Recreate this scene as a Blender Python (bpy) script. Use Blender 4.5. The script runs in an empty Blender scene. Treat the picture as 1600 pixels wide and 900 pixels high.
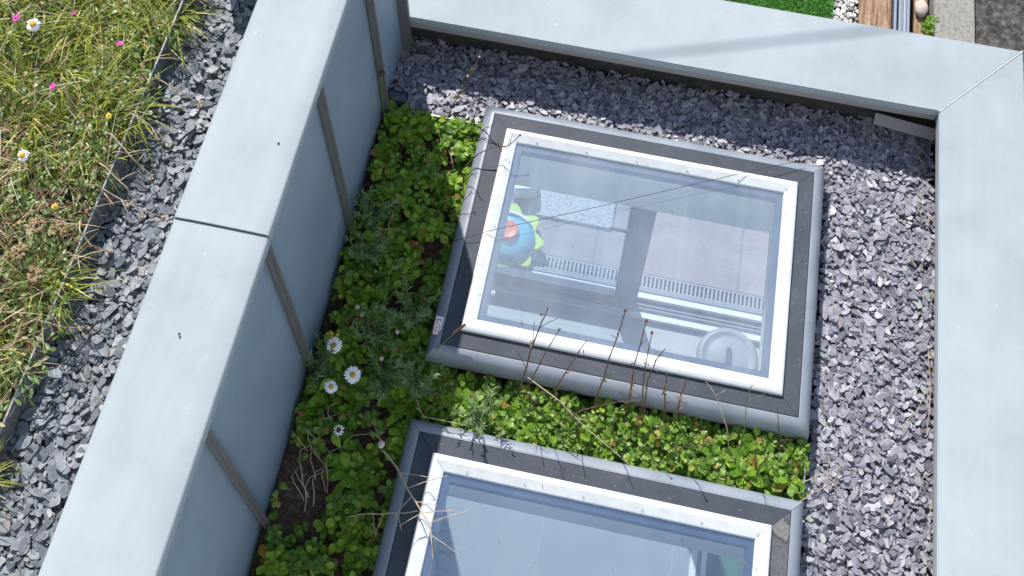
import bpy, bmesh, math, random
import numpy as np
from mathutils import Vector, Matrix
random.seed(7)
rng = np.random.default_rng(11)
S = bpy.context.scene
COL = S.collection
rad = math.radians

# ------------------------------------------------------------------ camera
cam = bpy.data.cameras.new('camera')
co = bpy.data.objects.new('camera', cam)
COL.objects.link(co)
R_ = Vector((0.98049948, 0.1962276, 0.0107473))
U_ = Vector((-0.16300282, 0.78149946, 0.6022364))
F_ = Vector((-0.1097764, 0.59224431, -0.79824546))
M = Matrix((R_, U_, -F_)).transposed().to_4x4()
M.translation = Vector((0.4646, -1.1338, 3.8620))
co.matrix_world = M
cam.sensor_width = 36.0
cam.lens = 36.0 * 2024.37 / 1600.0
cam.shift_x = -12.03 / 1600.0
cam.shift_y = -599.15 / 1600.0
cam.clip_start = 0.05
cam.clip_end = 1000
S.camera = co

# ------------------------------------------------------------------ sky, sun, exposure
SUN = Vector((-0.46, 0.93, 1.0)).normalized()
w = bpy.data.worlds.new('World')
S.world = w
w.use_nodes = True
wn = w.node_tree
sky = wn.nodes.new('ShaderNodeTexSky')
sky.sky_type = 'NISHITA'
sky.sun_disc = False
sky.sun_elevation = math.asin(SUN.z)
sky.sun_rotation = math.atan2(SUN.x, SUN.y) % (2 * math.pi)
sky.air_density = 1.0
sky.dust_density = 0.5
sky.ozone_density = 3.0
bg = wn.nodes['Background']
bg.inputs['Strength'].default_value = 0.10
tc = wn.nodes.new('ShaderNodeTexCoord')
cn = wn.nodes.new('ShaderNodeTexNoise')
cn.inputs['Scale'].default_value = 2.6; cn.inputs['Detail'].default_value = 7.0; cn.inputs['Roughness'].default_value = .55
wn.links.new(tc.outputs['Generated'], cn.inputs['Vector'])
cr = wn.nodes.new('ShaderNodeMapRange')
cr.inputs['From Min'].default_value = .46; cr.inputs['From Max'].default_value = .68; cr.inputs['To Max'].default_value = .6
wn.links.new(cn.outputs[0], cr.inputs['Value'])
cm = wn.nodes.new('ShaderNodeMix'); cm.data_type = 'RGBA'
cm.inputs[7].default_value = (4.2, 5.0, 5.9, 1)
wn.links.new(cr.outputs[0], cm.inputs[0]); wn.links.new(sky.outputs[0], cm.inputs[6]); wn.links.new(cm.outputs[2], bg.inputs['Color'])
sl = bpy.data.lights.new('sun', 'SUN')
sl.energy = 4.4
sl.angle = rad(0.5)
sl.color = (1.0, 0.955, 0.895)
so = bpy.data.objects.new('sun', sl)
so.rotation_euler = SUN.to_track_quat('Z', 'Y').to_euler()
so.location = (-3, 6, 8)
COL.objects.link(so)
S.view_settings.view_transform = 'Standard'
S.view_settings.look = 'None'
S.view_settings.exposure = 0.58
S.view_settings.gamma = 1
S.render.engine = 'CYCLES'
S.cycles.use_denoising = True
S.cycles.max_bounces = 8
S.cycles.transparent_max_bounces = 12
S.cycles.caustics_reflective = False
S.cycles.caustics_refractive = False

# ------------------------------------------------------------------ materials
def mat(name, base=(.5, .5, .5), rough=.5, metal=0.0, spec=.5):
    m = bpy.data.materials.new(name)
    m.use_nodes = True
    b = m.node_tree.nodes['Principled BSDF']
    b.inputs['Base Color'].default_value = (*base, 1)
    b.inputs['Roughness'].default_value = rough
    b.inputs['Metallic'].default_value = metal
    b.inputs['Specular IOR Level'].default_value = spec
    return m, m.node_tree, b

def N(nt, typ, **kw):
    n = nt.nodes.new(typ)
    for k, v in kw.items():
        if k in n.inputs:
            n.inputs[k].default_value = v
        else:
            setattr(n, k, v)
    return n

def ramp(nt, stops, src):
    r = nt.nodes.new('ShaderNodeValToRGB')
    e = r.color_ramp.elements
    while len(e) > 1:
        e.remove(e[-1])
    e[0].position = stops[0][0]; e[0].color = (*stops[0][1], 1)
    for p, c in stops[1:]:
        x = e.new(p); x.color = (*c, 1)
    nt.links.new(src, r.inputs[0])
    return r

def coords(nt, scale=(1, 1, 1), kind='Object'):
    t = N(nt, 'ShaderNodeTexCoord')
    mp = N(nt, 'ShaderNodeMapping')
    mp.inputs['Scale'].default_value = scale
    nt.links.new(t.outputs[kind], mp.inputs[0])
    return mp.outputs[0]

def bump(nt, b, h, strength=.2, dist=.01):
    k = N(nt, 'ShaderNodeBump', Strength=strength, Distance=dist)
    nt.links.new(h, k.inputs['Height'])
    nt.links.new(k.outputs[0], b.inputs['Normal'])

def mul_mix(nt, a, bcol, fac, mode='MULTIPLY'):
    m = N(nt, 'ShaderNodeMix', data_type='RGBA', blend_type=mode)
    for s, v in ((0, fac), (6, a), (7, bcol)):
        if isinstance(v, bpy.types.NodeSocket):
            nt.links.new(v, m.inputs[s])
        else:
            m.inputs[s].default_value = v if s == 0 else (*v, 1)
    return m.outputs[2]

def zinc_mat(name, base, rough, metal=.25, spots=True):
    m, nt, b = mat(name, base, rough, metal, .3)
    c = coords(nt)
    n1 = N(nt, 'ShaderNodeTexNoise', Scale=2.3, Detail=5.0, Roughness=.6)
    nt.links.new(c, n1.inputs['Vector'])
    r1 = ramp(nt, [(.3, tuple(x * .86 for x in base)), (.55, base), (.8, tuple(min(1, x * 1.10) for x in base))], n1.outputs[0])
    cs = coords(nt, (40, 1.2, 1.2))
    n2 = N(nt, 'ShaderNodeTexNoise', Scale=1.0, Detail=4.0)
    nt.links.new(cs, n2.inputs['Vector'])
    r2 = ramp(nt, [(.35, (.965, .965, .97)), (.65, (1, 1, 1))], n2.outputs[0])
    col = mul_mix(nt, r1.outputs[0], r2.outputs[0], .8)
    if spots:
        v = N(nt, 'ShaderNodeTexNoise', Scale=26.0, Detail=3.0, Roughness=.5)
        nt.links.new(c, v.inputs['Vector'])
        r3 = ramp(nt, [(.70, (0, 0, 0)), (.78, (1, 1, 1))], v.outputs[0])
        sc = N(nt, 'ShaderNodeMath', operation='MULTIPLY'); sc.inputs[1].default_value = .22
        nt.links.new(r3.outputs[0], sc.inputs[0])
        col = mul_mix(nt, col, (.72, .74, .74), sc.outputs[0], 'MIX')
        v2 = N(nt, 'ShaderNodeTexNoise', Scale=60.0, Detail=2.0)
        nt.links.new(c, v2.inputs['Vector'])
        r4 = ramp(nt, [(.75, (0, 0, 0)), (.79, (1, 1, 1))], v2.outputs[0])
        sc2 = N(nt, 'ShaderNodeMath', operation='MULTIPLY'); sc2.inputs[1].default_value = .25
        nt.links.new(r4.outputs[0], sc2.inputs[0])
        col = mul_mix(nt, col, (.2, .19, .18), sc2.outputs[0], 'MIX')
    nt.links.new(col, b.inputs['Base Color'])
    n5 = N(nt, 'ShaderNodeTexNoise', Scale=6.5, Detail=9.0, Roughness=.72, Distortion=.8)
    nt.links.new(c, n5.inputs['Vector'])
    r5 = ramp(nt, [(.36, (.90, .905, .90)), (.5, (1, 1, 1)), (.66, (1.07, 1.06, 1.05))], n5.outputs[0])
    col = mul_mix(nt, col, r5.outputs[0], .45)
    nt.links.new(col, b.inputs['Base Color'])
    rr = N(nt, 'ShaderNodeMapRange'); rr.inputs[3].default_value = rough - .08; rr.inputs[4].default_value = rough + .1
    nt.links.new(n1.outputs[0], rr.inputs[0]); nt.links.new(rr.outputs[0], b.inputs['Roughness'])
    n3 = N(nt, 'ShaderNodeTexNoise', Scale=3.0, Detail=1.0)
    nt.links.new(c, n3.inputs['Vector'])
    bump(nt, b, n3.outputs[0], .4, .02)
    return m

ZINC = zinc_mat('zinc_top', (.335, .38, .405), .62, .0)
ZWALL = zinc_mat('zinc_wall', (.275, .345, .42), .5, .1)
SEAM, nt, b = mat('weathered_seam', (.17, .165, .16), .55, .3)
LIP, nt, b = mat('grey_lip', (.33, .32, .31), .55, .2)
PALE, nt, b = mat('pale_sealant', (.8, .82, .83), .5)
DARKW, nt, b = mat('bitumen_upstand', (.035, .033, .03), .8)
c = coords(nt)
n = N(nt, 'ShaderNodeTexNoise', Scale=14.0, Detail=6.0, Roughness=.7); nt.links.new(c, n.inputs['Vector'])
r = ramp(nt, [(.35, (.022, .021, .02)), (.6, (.05, .047, .042)), (.78, (.13, .115, .095))], n.outputs[0])
nt.links.new(r.outputs[0], b.inputs['Base Color']); bump(nt, b, n.outputs[0], .4, .01)

TRIM, nt, b = mat('grey_pvc', (.3, .31, .34), .32)
c = coords(nt)
n = N(nt, 'ShaderNodeTexNoise', Scale=9.0, Detail=5.0, Roughness=.65); nt.links.new(c, n.inputs['Vector'])
r = ramp(nt, [(.35, (.20, .225, .265)), (.65, (.25, .275, .315))], n.outputs[0])
nt.links.new(r.outputs[0], b.inputs['Base Color'])
rr = N(nt, 'ShaderNodeMapRange'); rr.inputs[3].default_value = .24; rr.inputs[4].default_value = .42
nt.links.new(n.outputs[0], rr.inputs[0]); nt.links.new(rr.outputs[0], b.inputs['Roughness'])

BAND, nt, b = mat('dusty_dark_band', (.085, .088, .105), .6, 0, .3)
c = coords(nt)
n = N(nt, 'ShaderNodeTexNoise', Scale=7.0, Detail=8.0, Roughness=.7); nt.links.new(c, n.inputs['Vector'])
r = ramp(nt, [(.3, (.036, .044, .060)), (.55, (.050, .060, .078)), (.8, (.085, .094, .110))], n.outputs[0])
v = N(nt, 'ShaderNodeTexNoise', Scale=120.0, Detail=2.0); nt.links.new(c, v.inputs['Vector'])
r2 = ramp(nt, [(.68, (0, 0, 0)), (.76, (.26, .26, .26))], v.outputs[0])
col = mul_mix(nt, r.outputs[0], (.4, .4, .4), r2.outputs[0], 'MIX')
nt.links.new(col, b.inputs['Base Color'])

# the stained corner: mud ring marks
STAIN, nt, b = mat('muddy_dark_band', (.1, .1, .11), .6)
c = coords(nt)
n = N(nt, 'ShaderNodeTexNoise', Scale=11.0, Detail=6.0, Roughness=.6); nt.links.new(c, n.inputs['Vector'])
r = ramp(nt, [(.40, (.15, .148, .15)), (.485, (.14, .138, .14)), (.50, (.03, .03, .032)), (.525, (.075, .076, .088)), (.7, (.085, .088, .1))], n.outputs[0])
v = N(nt, 'ShaderNodeTexNoise', Scale=150.0, Detail=3.0); nt.links.new(c, v.inputs['Vector'])
r2 = ramp(nt, [(.35, (.7, .7, .7)), (.7, (1.25, 1.24, 1.2))], v.outputs[0])
nt.links.new(mul_mix(nt, r.outputs[0], r2.outputs[0], .9), b.inputs['Base Color'])

WHITE, nt, b = mat('white_powder_coat', (.80, .815, .83), .3)
c = coords(nt)
n = N(nt, 'ShaderNodeTexNoise', Scale=30.0, Detail=4.0); nt.links.new(c, n.inputs['Vector'])
r = ramp(nt, [(.25, (.60, .615, .625)), (.42, (.66, .68, .695)), (.6, (.71, .73, .745))], n.outputs[0])
nt.links.new(r.outputs[0], b.inputs['Base Color'])
SPACER, nt, b = mat('blue_grey_spacer', (.10, .135, .21), .35)
SCREW, nt, b = mat('screw_steel', (.35, .36, .38), .4, .7)
PLASTER, nt, b = mat('white_plaster', (.93, .95, .95), .7)
DOORG, nt, b = mat('anthracite_door', (.06, .075, .115), .4)
ALU, nt, b = mat('bright_aluminium', (.75, .77, .79), .35, .2)
RAILD, nt, b = mat('grey_rail', (.22, .25, .3), .4, .2)
PIPE, nt, b = mat('dark_pipe', (.035, .045, .065), .4)
EDGE, nt, b = mat('thin_metal_edge', (.55, .55, .54), .35, .5)
EDGE2, nt, b = mat('shadow_striped_edge', (.28, .28, .28), .5, .3)
c = coords(nt, (1, 60, 1))
n = N(nt, 'ShaderNodeTexNoise', Scale=1.0, Detail=4.0); nt.links.new(c, n.inputs['Vector'])
r = ramp(nt, [(.35, (.16, .165, .165)), (.65, (.34, .34, .335))], n.outputs[0])  # vertical dark stripes painted in for the shadows of the meadow plants
nt.links.new(r.outputs[0], b.inputs['Base Color'])
STRIP, nt, b = mat('dull_flashing', (.26, .245, .25), .6)

def glass_mat(name, refl, dust):
    m = bpy.data.materials.new(name); m.use_nodes = True
    nt = m.node_tree; nt.nodes.clear()
    out = N(nt, 'ShaderNodeOutputMaterial')
    tr = N(nt, 'ShaderNodeBsdfTransparent', Color=(.935, .98, 1.0, 1))
    gl = N(nt, 'ShaderNodeBsdfGlossy', Color=(.66, .85, 1, 1), Roughness=0.015)
    fr = N(nt, 'ShaderNodeFresnel', IOR=1.5)
    gm = N(nt, 'ShaderNodeNewGeometry')
    io = N(nt, 'ShaderNodeMath', operation='MULTIPLY_ADD'); io.inputs[1].default_value = 1 / 1.5 - 1.5; io.inputs[2].default_value = 1.5
    nt.links.new(gm.outputs['Backfacing'], io.inputs[0]); nt.links.new(io.outputs[0], fr.inputs['IOR'])
    ad = N(nt, 'ShaderNodeMath', operation='MULTIPLY_ADD'); ad.inputs[1].default_value = 1.2; ad.inputs[2].default_value = refl
    nt.links.new(fr.outputs[0], ad.inputs[0])
    mx = N(nt, 'ShaderNodeMixShader')
    ff = N(nt, 'ShaderNodeMath', operation='SUBTRACT'); ff.inputs[0].default_value = 1.0
    nt.links.new(gm.outputs['Backfacing'], ff.inputs[1])
    fm = N(nt, 'ShaderNodeMath', operation='MULTIPLY')
    nt.links.new(ad.outputs[0], fm.inputs[0]); nt.links.new(ff.outputs[0], fm.inputs[1])
    nt.links.new(fm.outputs[0], mx.inputs[0]); nt.links.new(tr.outputs[0], mx.inputs[1]); nt.links.new(gl.outputs[0], mx.inputs[2])
    df = N(nt, 'ShaderNodeBsdfDiffuse', Color=(.70, .76, .80, 1))
    c = coords(nt)
    n = N(nt, 'ShaderNodeTexNoise', Scale=3.5, Detail=9.0, Roughness=.62); nt.links.new(c, n.inputs['Vector'])
    r = ramp(nt, [(.3, (dust * .6,) * 3), (.7, (dust * 1.35,) * 3)], n.outputs[0])
    v = N(nt, 'ShaderNodeTexNoise', Scale=210.0, Detail=1.0); nt.links.new(c, v.inputs['Vector'])
    r2 = ramp(nt, [(.74, (0, 0, 0)), (.80, (.35, .35, .35))], v.outputs[0])
    cs = coords(nt, (26, 2.2, 1))
    n4 = N(nt, 'ShaderNodeTexNoise', Scale=1.0, Detail=5.0, Roughness=.6); nt.links.new(cs, n4.inputs['Vector'])
    r4 = ramp(nt, [(.35, (.85, .85, .85)), (.7, (1.2, 1.2, 1.2))], n4.outputs[0])
    a2 = N(nt, 'ShaderNodeMath', operation='ADD')
    nt.links.new(mul_mix(nt, r.outputs[0], r4.outputs[0], 1.0), a2.inputs[0]); nt.links.new(r2.outputs[0], a2.inputs[1])
    m2 = N(nt, 'ShaderNodeMixShader')
    dm = N(nt, 'ShaderNodeMath', operation='MULTIPLY')
    nt.links.new(a2.outputs[0], dm.inputs[0]); nt.links.new(ff.outputs[0], dm.inputs[1])
    nt.links.new(dm.outputs[0], m2.inputs[0]); nt.links.new(mx.outputs[0], m2.inputs[1]); nt.links.new(df.outputs[0], m2.inputs[2])
    nt.links.new(m2.outputs[0], out.inputs[0])
    return m
GLASS = glass_mat('dusty_roof_glass', .27, .15)
GLASS2 = glass_mat('dusty_roof_glass_near', .36, .05)
DGLASS = glass_mat('door_glass', .02, .02)

def island_mat(name, stops, rough, spec=.5, trans=0.0, tcol=None, noise=None, bumpy=None):
    m, nt, b = mat(name, stops[0][1], rough, 0, spec)
    g = N(nt, 'ShaderNodeNewGeometry')
    r = ramp(nt, stops, g.outputs['Random Per Island'])
    col = r.outputs[0]
    if noise:
        c = coords(nt)
        n = N(nt, 'ShaderNodeTexNoise', Scale=noise, Detail=4.0); nt.links.new(c, n.inputs['Vector'])
        r2 = ramp(nt, [(.3, (.72, .72, .72)), (.7, (1.25, 1.25, 1.25))], n.outputs[0])
        col = mul_mix(nt, col, r2.outputs[0], 1.0)
        if bumpy:
            bump(nt, b, n.outputs[0], bumpy, .004)
    nt.links.new(col, b.inputs['Base Color'])
    if trans:
        t = N(nt, 'ShaderNodeBsdfTranslucent')
        nt.links.new(mul_mix(nt, col, tcol or (1.6, 2.0, .6), 1.0), t.inputs[0])
        mx = N(nt, 'ShaderNodeMixShader'); mx.inputs[0].default_value = trans
        out = nt.nodes['Material Output']
        nt.links.new(b.outputs[0], mx.inputs[1]); nt.links.new(t.outputs[0], mx.inputs[2]); nt.links.new(mx.outputs[0], out.inputs[0])
    return m

SLATE = island_mat('plum_slate', [(0, (.105, .105, .135)), (.3, (.20, .196, .240)), (.6, (.265, .26, .312)), (.85, (.34, .335, .385)), (.93, (.24, .20, .225)), (.97, (.27, .32, .305)), (1, (.38, .38, .42))], .5, .5, noise=55.0, bumpy=.5)
SLATE2 = island_mat('blue_slate', [(0, (.10, .112, .13)), (.35, (.15, .168, .19)), (.7, (.20, .222, .245)), (.9, (.25, .27, .295)), (.965, (.22, .20, .18)), (1, (.29, .31, .33))], .56, .5, noise=55.0, bumpy=.5)
PEBBLE = island_mat('pale_pebble', [(0, (.18, .17, .16)), (.4, (.45, .43, .40)), (.8, (.65, .63, .60)), (1, (.75, .74, .72))], .6, noise=40.0)
LEAF = island_mat('bed_leaf', [(0, (.07, .15, .012)), (.35, (.13, .25, .02)), (.7, (.20, .33, .028)), (.93, (.28, .40, .04)), (.965, (.28, .25, .05)), (1, (.30, .14, .04))], .48, .28, .28, noise=70.0, bumpy=.35)
FEATH = island_mat('grey_green_leaf', [(0, (.08, .14, .045)), (.5, (.14, .21, .08)), (1, (.21, .29, .13))], .5, .4, .2)
GRASS = island_mat('meadow_grass', [(0, (.10, .13, .02)), (.3, (.22, .27, .035)), (.6, (.40, .42, .06)), (.8, (.56, .52, .13)), (.9, (.58, .50, .24)), (1, (.6, .48, .3))], .5, .4, .25)
GRASSD = island_mat('dry_stalk', [(0, (.12, .05, .035)), (.35, (.25, .115, .08)), (.6, (.36, .23, .14)), (.85, (.5, .40, .25)), (1, (.6, .53, .38))], .6, .3)
HERB = island_mat('herb_leaf', [(0, (.06, .10, .025)), (.35, (.10, .17, .035)), (.65, (.17, .25, .055)), (.85, (.27, .33, .13)), (.93, (.34, .36, .2)), (1, (.3, .18, .08))], .42, .45, .2)
LAWN = island_mat('lawn_blade', [(0, (.03, .13, .012)), (.5, (.06, .22, .02)), (1, (.11, .31, .035))], .5, .4, .2)
STEMM = island_mat('dead_stem', [(0, (.085, .05, .032)), (.5, (.15, .09, .055)), (1, (.22, .15, .09))], .65, .3, noise=60.0)
STEMP = island_mat('pale_stem', [(0, (.38, .30, .20)), (1, (.5, .42, .31))], .65, .3, noise=60.0)
STEMG, nt, b = mat('green_stem', (.13, .22, .06), .5)
PETAL, nt, b = mat('white_petal', (.82, .83, .84), .55)
DISC, nt, b = mat('yellow_disc', (.55, .30, .02), .7)
PINK, nt, b = mat('magenta_petal', (.55, .02, .30), .55)
YEL, nt, b = mat('yellow_petal', (.68, .52, .03), .55)
BUD, nt, b = mat('pale_bud', (.58, .50, .47), .7)
BROWN, nt, b = mat('brown_head', (.085, .05, .032), .85)
UMB, nt, b = mat('tan_head', (.36, .25, .14), .85)
SOIL, nt, b = mat('dark_soil', (.045, .03, .022), .95)
c = coords(nt)
n = N(nt, 'ShaderNodeTexNoise', Scale=60.0, Detail=8.0, Roughness=.75); nt.links.new(c, n.inputs['Vector'])
r = ramp(nt, [(.3, (.04, .026, .018)), (.5, (.10, .066, .046)), (.65, (.19, .14, .10)), (.78, (.36, .30, .25))], n.outputs[0])
nt.links.new(r.outputs[0], b.inputs['Base Color']); bump(nt, b, n.outputs[0], .9, .02)
UNDER, nt, b = mat('slate_dust', (.035, .034, .04), .9)

# ------------------------------------------------------------------ helpers
def link(name, me, m=None, parent=None, loc=(0, 0, 0)):
    o = bpy.data.objects.new(name, me)
    COL.objects.link(o)
    if m is not None and me is not None:
        me.materials.append(m)
    o.location = loc
    if parent:
        o.parent = parent
    return o

def bm_obj(name, bm, m, parent=None, smooth=False, loc=(0, 0, 0)):
    bmesh.ops.recalc_face_normals(bm, faces=bm.faces)
    me = bpy.data.meshes.new(name)
    bm.to_mesh(me); bm.free()
    if smooth:
        me.polygons.foreach_set('use_smooth', [True] * len(me.polygons))
    return link(name, me, m, parent, loc)

def tag(o, label=None, cat=None, group=None, kind=None):
    if label: o['label'] = label
    if cat: o['category'] = cat
    if group: o['group'] = group
    if kind: o['kind'] = kind
    return o

def thing(name, label, cat, loc=(0, 0, 0), group=None):
    return tag(link(name, None, None, None, loc), label, cat, group)

def add_box(bm, x0, x1, y0, y1, z0, z1, bev=0.0, seg=2):
    vs = [bm.verts.new(p) for p in ((x0, y0, z0), (x1, y0, z0), (x1, y1, z0), (x0, y1, z0), (x0, y0, z1), (x1, y0, z1), (x1, y1, z1), (x0, y1, z1))]
    fs = [bm.faces.new([vs[i] for i in f]) for f in ((3, 2, 1, 0), (4, 5, 6, 7), (0, 1, 5, 4), (1, 2, 6, 5), (2, 3, 7, 6), (3, 0, 4, 7))]
    if bev:
        es = list({e for f in fs for e in f.edges})
        bmesh.ops.bevel(bm, geom=es, offset=bev, segments=seg, affect='EDGES', clamp_overlap=True)

def box(name, m, x0, x1, y0, y1, z0, z1, parent=None, bev=0.0):
    bm = bmesh.new()
    add_box(bm, x0, x1, y0, y1, z0, z1, bev)
    return bm_obj(name, bm, m, parent)

def struct(o):
    o['kind'] = 'structure'
    return o

def prism(bm, poly, z0, z1):
    lo = [bm.verts.new((x, y, z0)) for x, y in poly]
    hi = [bm.verts.new((x, y, z1)) for x, y in poly]
    bm.faces.new(lo[::-1]); bm.faces.new(hi)
    k = len(poly)
    for i in range(k):
        bm.faces.new((lo[i], lo[(i + 1) % k], hi[(i + 1) % k], hi[i]))

def tube(bm, pts, r0, r1=None, sides=6, cap=True):
    r1 = r0 if r1 is None else r1
    pts = [Vector(p) for p in pts]
    rings = []
    nrm = None
    for i, p in enumerate(pts):
        t = (pts[min(i + 1, len(pts) - 1)] - pts[max(i - 1, 0)]).normalized()
        if nrm is None:
            nrm = t.orthogonal().normalized()
        nrm = (nrm - t * nrm.dot(t)).normalized()
        bn = t.cross(nrm)
        rr = r0 + (r1 - r0) * i / max(1, len(pts) - 1)
        rings.append([bm.verts.new(p + (nrm * math.cos(a) + bn * math.sin(a)) * rr) for a in [2 * math.pi * k / sides for k in range(sides)]])
    for a, b2 in zip(rings, rings[1:]):
        for k in range(sides):
            bm.faces.new((a[k], a[(k + 1) % sides], b2[(k + 1) % sides], b2[k]))
    if cap:
        bm.faces.new(rings[0][::-1]); bm.faces.new(rings[-1])

def lathe(bm, prof, seg=32, cx=0, cy=0):
    rings = []
    for r, z in prof:
        if r < 1e-6:
            rings.append([bm.verts.new((cx, cy, z))])
        else:
            rings.append([bm.verts.new((cx + r * math.cos(2 * math.pi * k / seg), cy + r * math.sin(2 * math.pi * k / seg), z)) for k in range(seg)])
    for a, b2 in zip(rings, rings[1:]):
        for k in range(seg):
            k2 = (k + 1) % seg
            if len(a) == 1 and len(b2) == 1: continue
            if len(a) == 1: bm.faces.new((a[0], b2[k], b2[k2]))
            elif len(b2) == 1: bm.faces.new((a[k], a[k2], b2[0]))
            else: bm.faces.new((a[k], a[k2], b2[k2], b2[k]))

def np_mesh(name, V, quads=None, tris=None, ngons=None, m=None, smooth=False):
    """V (n,3); quads (k,4); tris (k,3); ngons (k,s) index arrays"""
    parts = [np.asarray(a, dtype=np.int32) for a in (quads, tris, ngons) if a is not None and len(a)]
    loops = np.concatenate([a.ravel() for a in parts])
    tot = np.concatenate([np.full(len(a), a.shape[1], np.int32) for a in parts])
    start = np.concatenate([[0], np.cumsum(tot)[:-1]]).astype(np.int32)
    me = bpy.data.meshes.new(name)
    me.vertices.add(len(V)); me.vertices.foreach_set('co', np.asarray(V, np.float32).ravel())
    me.loops.add(len(loops)); me.loops.foreach_set('vertex_index', loops)
    me.polygons.add(len(tot)); me.polygons.foreach_set('loop_start', start); me.polygons.foreach_set('loop_total', tot)
    me.polygons.foreach_set('use_smooth', np.full(len(tot), bool(smooth)))
    me.update(calc_edges=True); me.validate()
    if m: me.materials.append(m)
    return me

def frames(az, pitch, roll):
    """direction d (along), side s, normal n for arrays"""
    d = np.stack([np.cos(az) * np.cos(pitch), np.sin(az) * np.cos(pitch), np.sin(pitch)], -1)
    s0 = np.stack([-np.sin(az), np.cos(az), 0 * az], -1)
    n0 = np.cross(d, s0)
    s = s0 * np.cos(roll)[:, None] + n0 * np.sin(roll)[:, None]
    n = np.cross(d, s)
    return d, s, n

LEAF_T = np.array([0, .22, .42, .62, .8, .93, 1.0])
def leaf_mesh(name, P, az, pitch, L, W, curv, roll, m, prof=(.10, .16, .62, .98, .92, .55, .12), cup=.22):
    """spoon-shaped leaves: stalk and blade in one ribbon with a midrib"""
    k = len(P); rows = len(LEAF_T)
    prof = np.array(prof)
    V = np.zeros((k, rows, 3, 3))
    pos = P.copy(); pt = pitch.copy(); prev = 0
    for i, t in enumerate(LEAF_T):
        d, s, n = frames(az, pt, roll)
        pos = pos + d * ((t - prev) * L)[:, None]; prev = t
        hw = (W * prof[i] * .5)
        wob = 1 + rng.normal(0, .07, (k, 2))
        V[:, i, 1] = pos
        V[:, i, 0] = pos - s * (hw * wob[:, 0])[:, None] - n * (hw * cup)[:, None] * -1
        V[:, i, 2] = pos + s * (hw * wob[:, 1])[:, None] + n * (hw * cup)[:, None]
        pt = pt - curv * (LEAF_T[min(i + 1, rows - 1)] - t)
    base = (np.arange(k) * rows * 3)[:, None, None]
    q = []
    for i in range(rows - 1):
        for j in (0, 1):
            a = i * 3 + j
            q.append([a, a + 1, a + 4, a + 3])
    Q = (base + np.array(q)[None]).reshape(-1, 4)
    return np_mesh(name, V.reshape(-1, 3), quads=Q, m=m, smooth=True)

def blade_arrays(P, az, pitch, L, W, curv):
    k = len(P); rows = 5
    V = np.zeros((k, rows, 2, 3)); pos = P.copy(); pt = pitch.copy()
    wp = [.8, 1, .8, .5, .06]
    roll = rng.normal(0, .5, k)
    for i in range(rows):
        d, s, n = frames(az, pt, roll)
        if i: pos = pos + d * (L / (rows - 1))[:, None]
        V[:, i, 0] = pos - s * (W * wp[i] * .5)[:, None]
        V[:, i, 1] = pos + s * (W * wp[i] * .5)[:, None]
        pt = pt - curv / (rows - 1)
    base = (np.arange(k) * rows * 2)[:, None, None]
    q = np.array([[2 * i, 2 * i + 1, 2 * i + 3, 2 * i + 2] for i in range(rows - 1)])
    return V.reshape(-1, 3), (base + q[None]).reshape(-1, 4)

def chips_mesh(name, P, size, elong, thick, tilt, m, n=7):
    k = len(P)
    ang = (np.arange(n)[None] + rng.uniform(-.38, .38, (k, n))) * 2 * np.pi / n
    rr = rng.uniform(.68, 1.12, (k, n))
    x = np.cos(ang) * rr * size[:, None] * elong[:, None]
    y = np.sin(ang) * rr * size[:, None] / elong[:, None] ** .5
    az = rng.uniform(0, 2 * np.pi, k)
    pitch = rng.normal(0, tilt, k); roll = rng.normal(0, tilt, k)
    d, s, nn = frames(az, pitch, roll)
    flip = np.sign(nn[:, 2])[:, None]; nn = nn * flip
    inset = rng.uniform(.90, .99, (k, n, 1))
    off = rng.normal(0, .05, (k, 1, 2)) * size[:, None, None]
    wedge = rng.normal(0, .16, (k, 1)) * x + rng.normal(0, .10, (k, 1)) * y
    tz = thick[:, None] * .5
    plane = d[:, None] * x[..., None] + s[:, None] * y[..., None]
    xi = x * inset[..., 0] + off[..., 0]; yi = y * inset[..., 0] + off[..., 1]
    plane_i = d[:, None] * xi[..., None] + s[:, None] * yi[..., None]
    top = P[:, None] + plane_i + nn[:, None] * (tz + wedge * .3)[..., None]
    bot = P[:, None] + plane - nn[:, None] * tz[..., None]
    V = np.concatenate([top, bot], 1)
    base = (np.arange(k) * 2 * n)[:, None]
    ng = base + np.arange(n)[None]
    q = np.concatenate([np.stack([base[:, 0] + i, base[:, 0] + n + i, base[:, 0] + n + (i + 1) % n, base[:, 0] + (i + 1) % n], -1) for i in range(n)])
    return np_mesh(name, V.reshape(-1, 3), quads=q, ngons=ng, m=m)

def jitter_grid(x0, x1, y0, y1, step):
    xs = np.arange(x0, x1, step); ys = np.arange(y0, y1, step)
    g = np.stack(np.meshgrid(xs, ys), -1).reshape(-1, 2)
    return g + rng.uniform(-.6, .6, g.shape) * step

def sheet(name, m, x0, x1, y0, y1, z, step, amp, parent=None):
    bm = bmesh.new()
    nx = max(1, int((x1 - x0) / step)); ny = max(1, int((y1 - y0) / step))
    grid = [[bm.verts.new((x0 + (x1 - x0) * i / nx, y0 + (y1 - y0) * j / ny, z + (random.uniform(-amp, amp) if amp else 0))) for i in range(nx + 1)] for j in range(ny + 1)]
    for j in range(ny):
        for i in range(nx):
            bm.faces.new((grid[j][i], grid[j][i + 1], grid[j + 1][i + 1], grid[j + 1][i]))
    return bm_obj(name, bm, m, parent, smooth=True)

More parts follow.
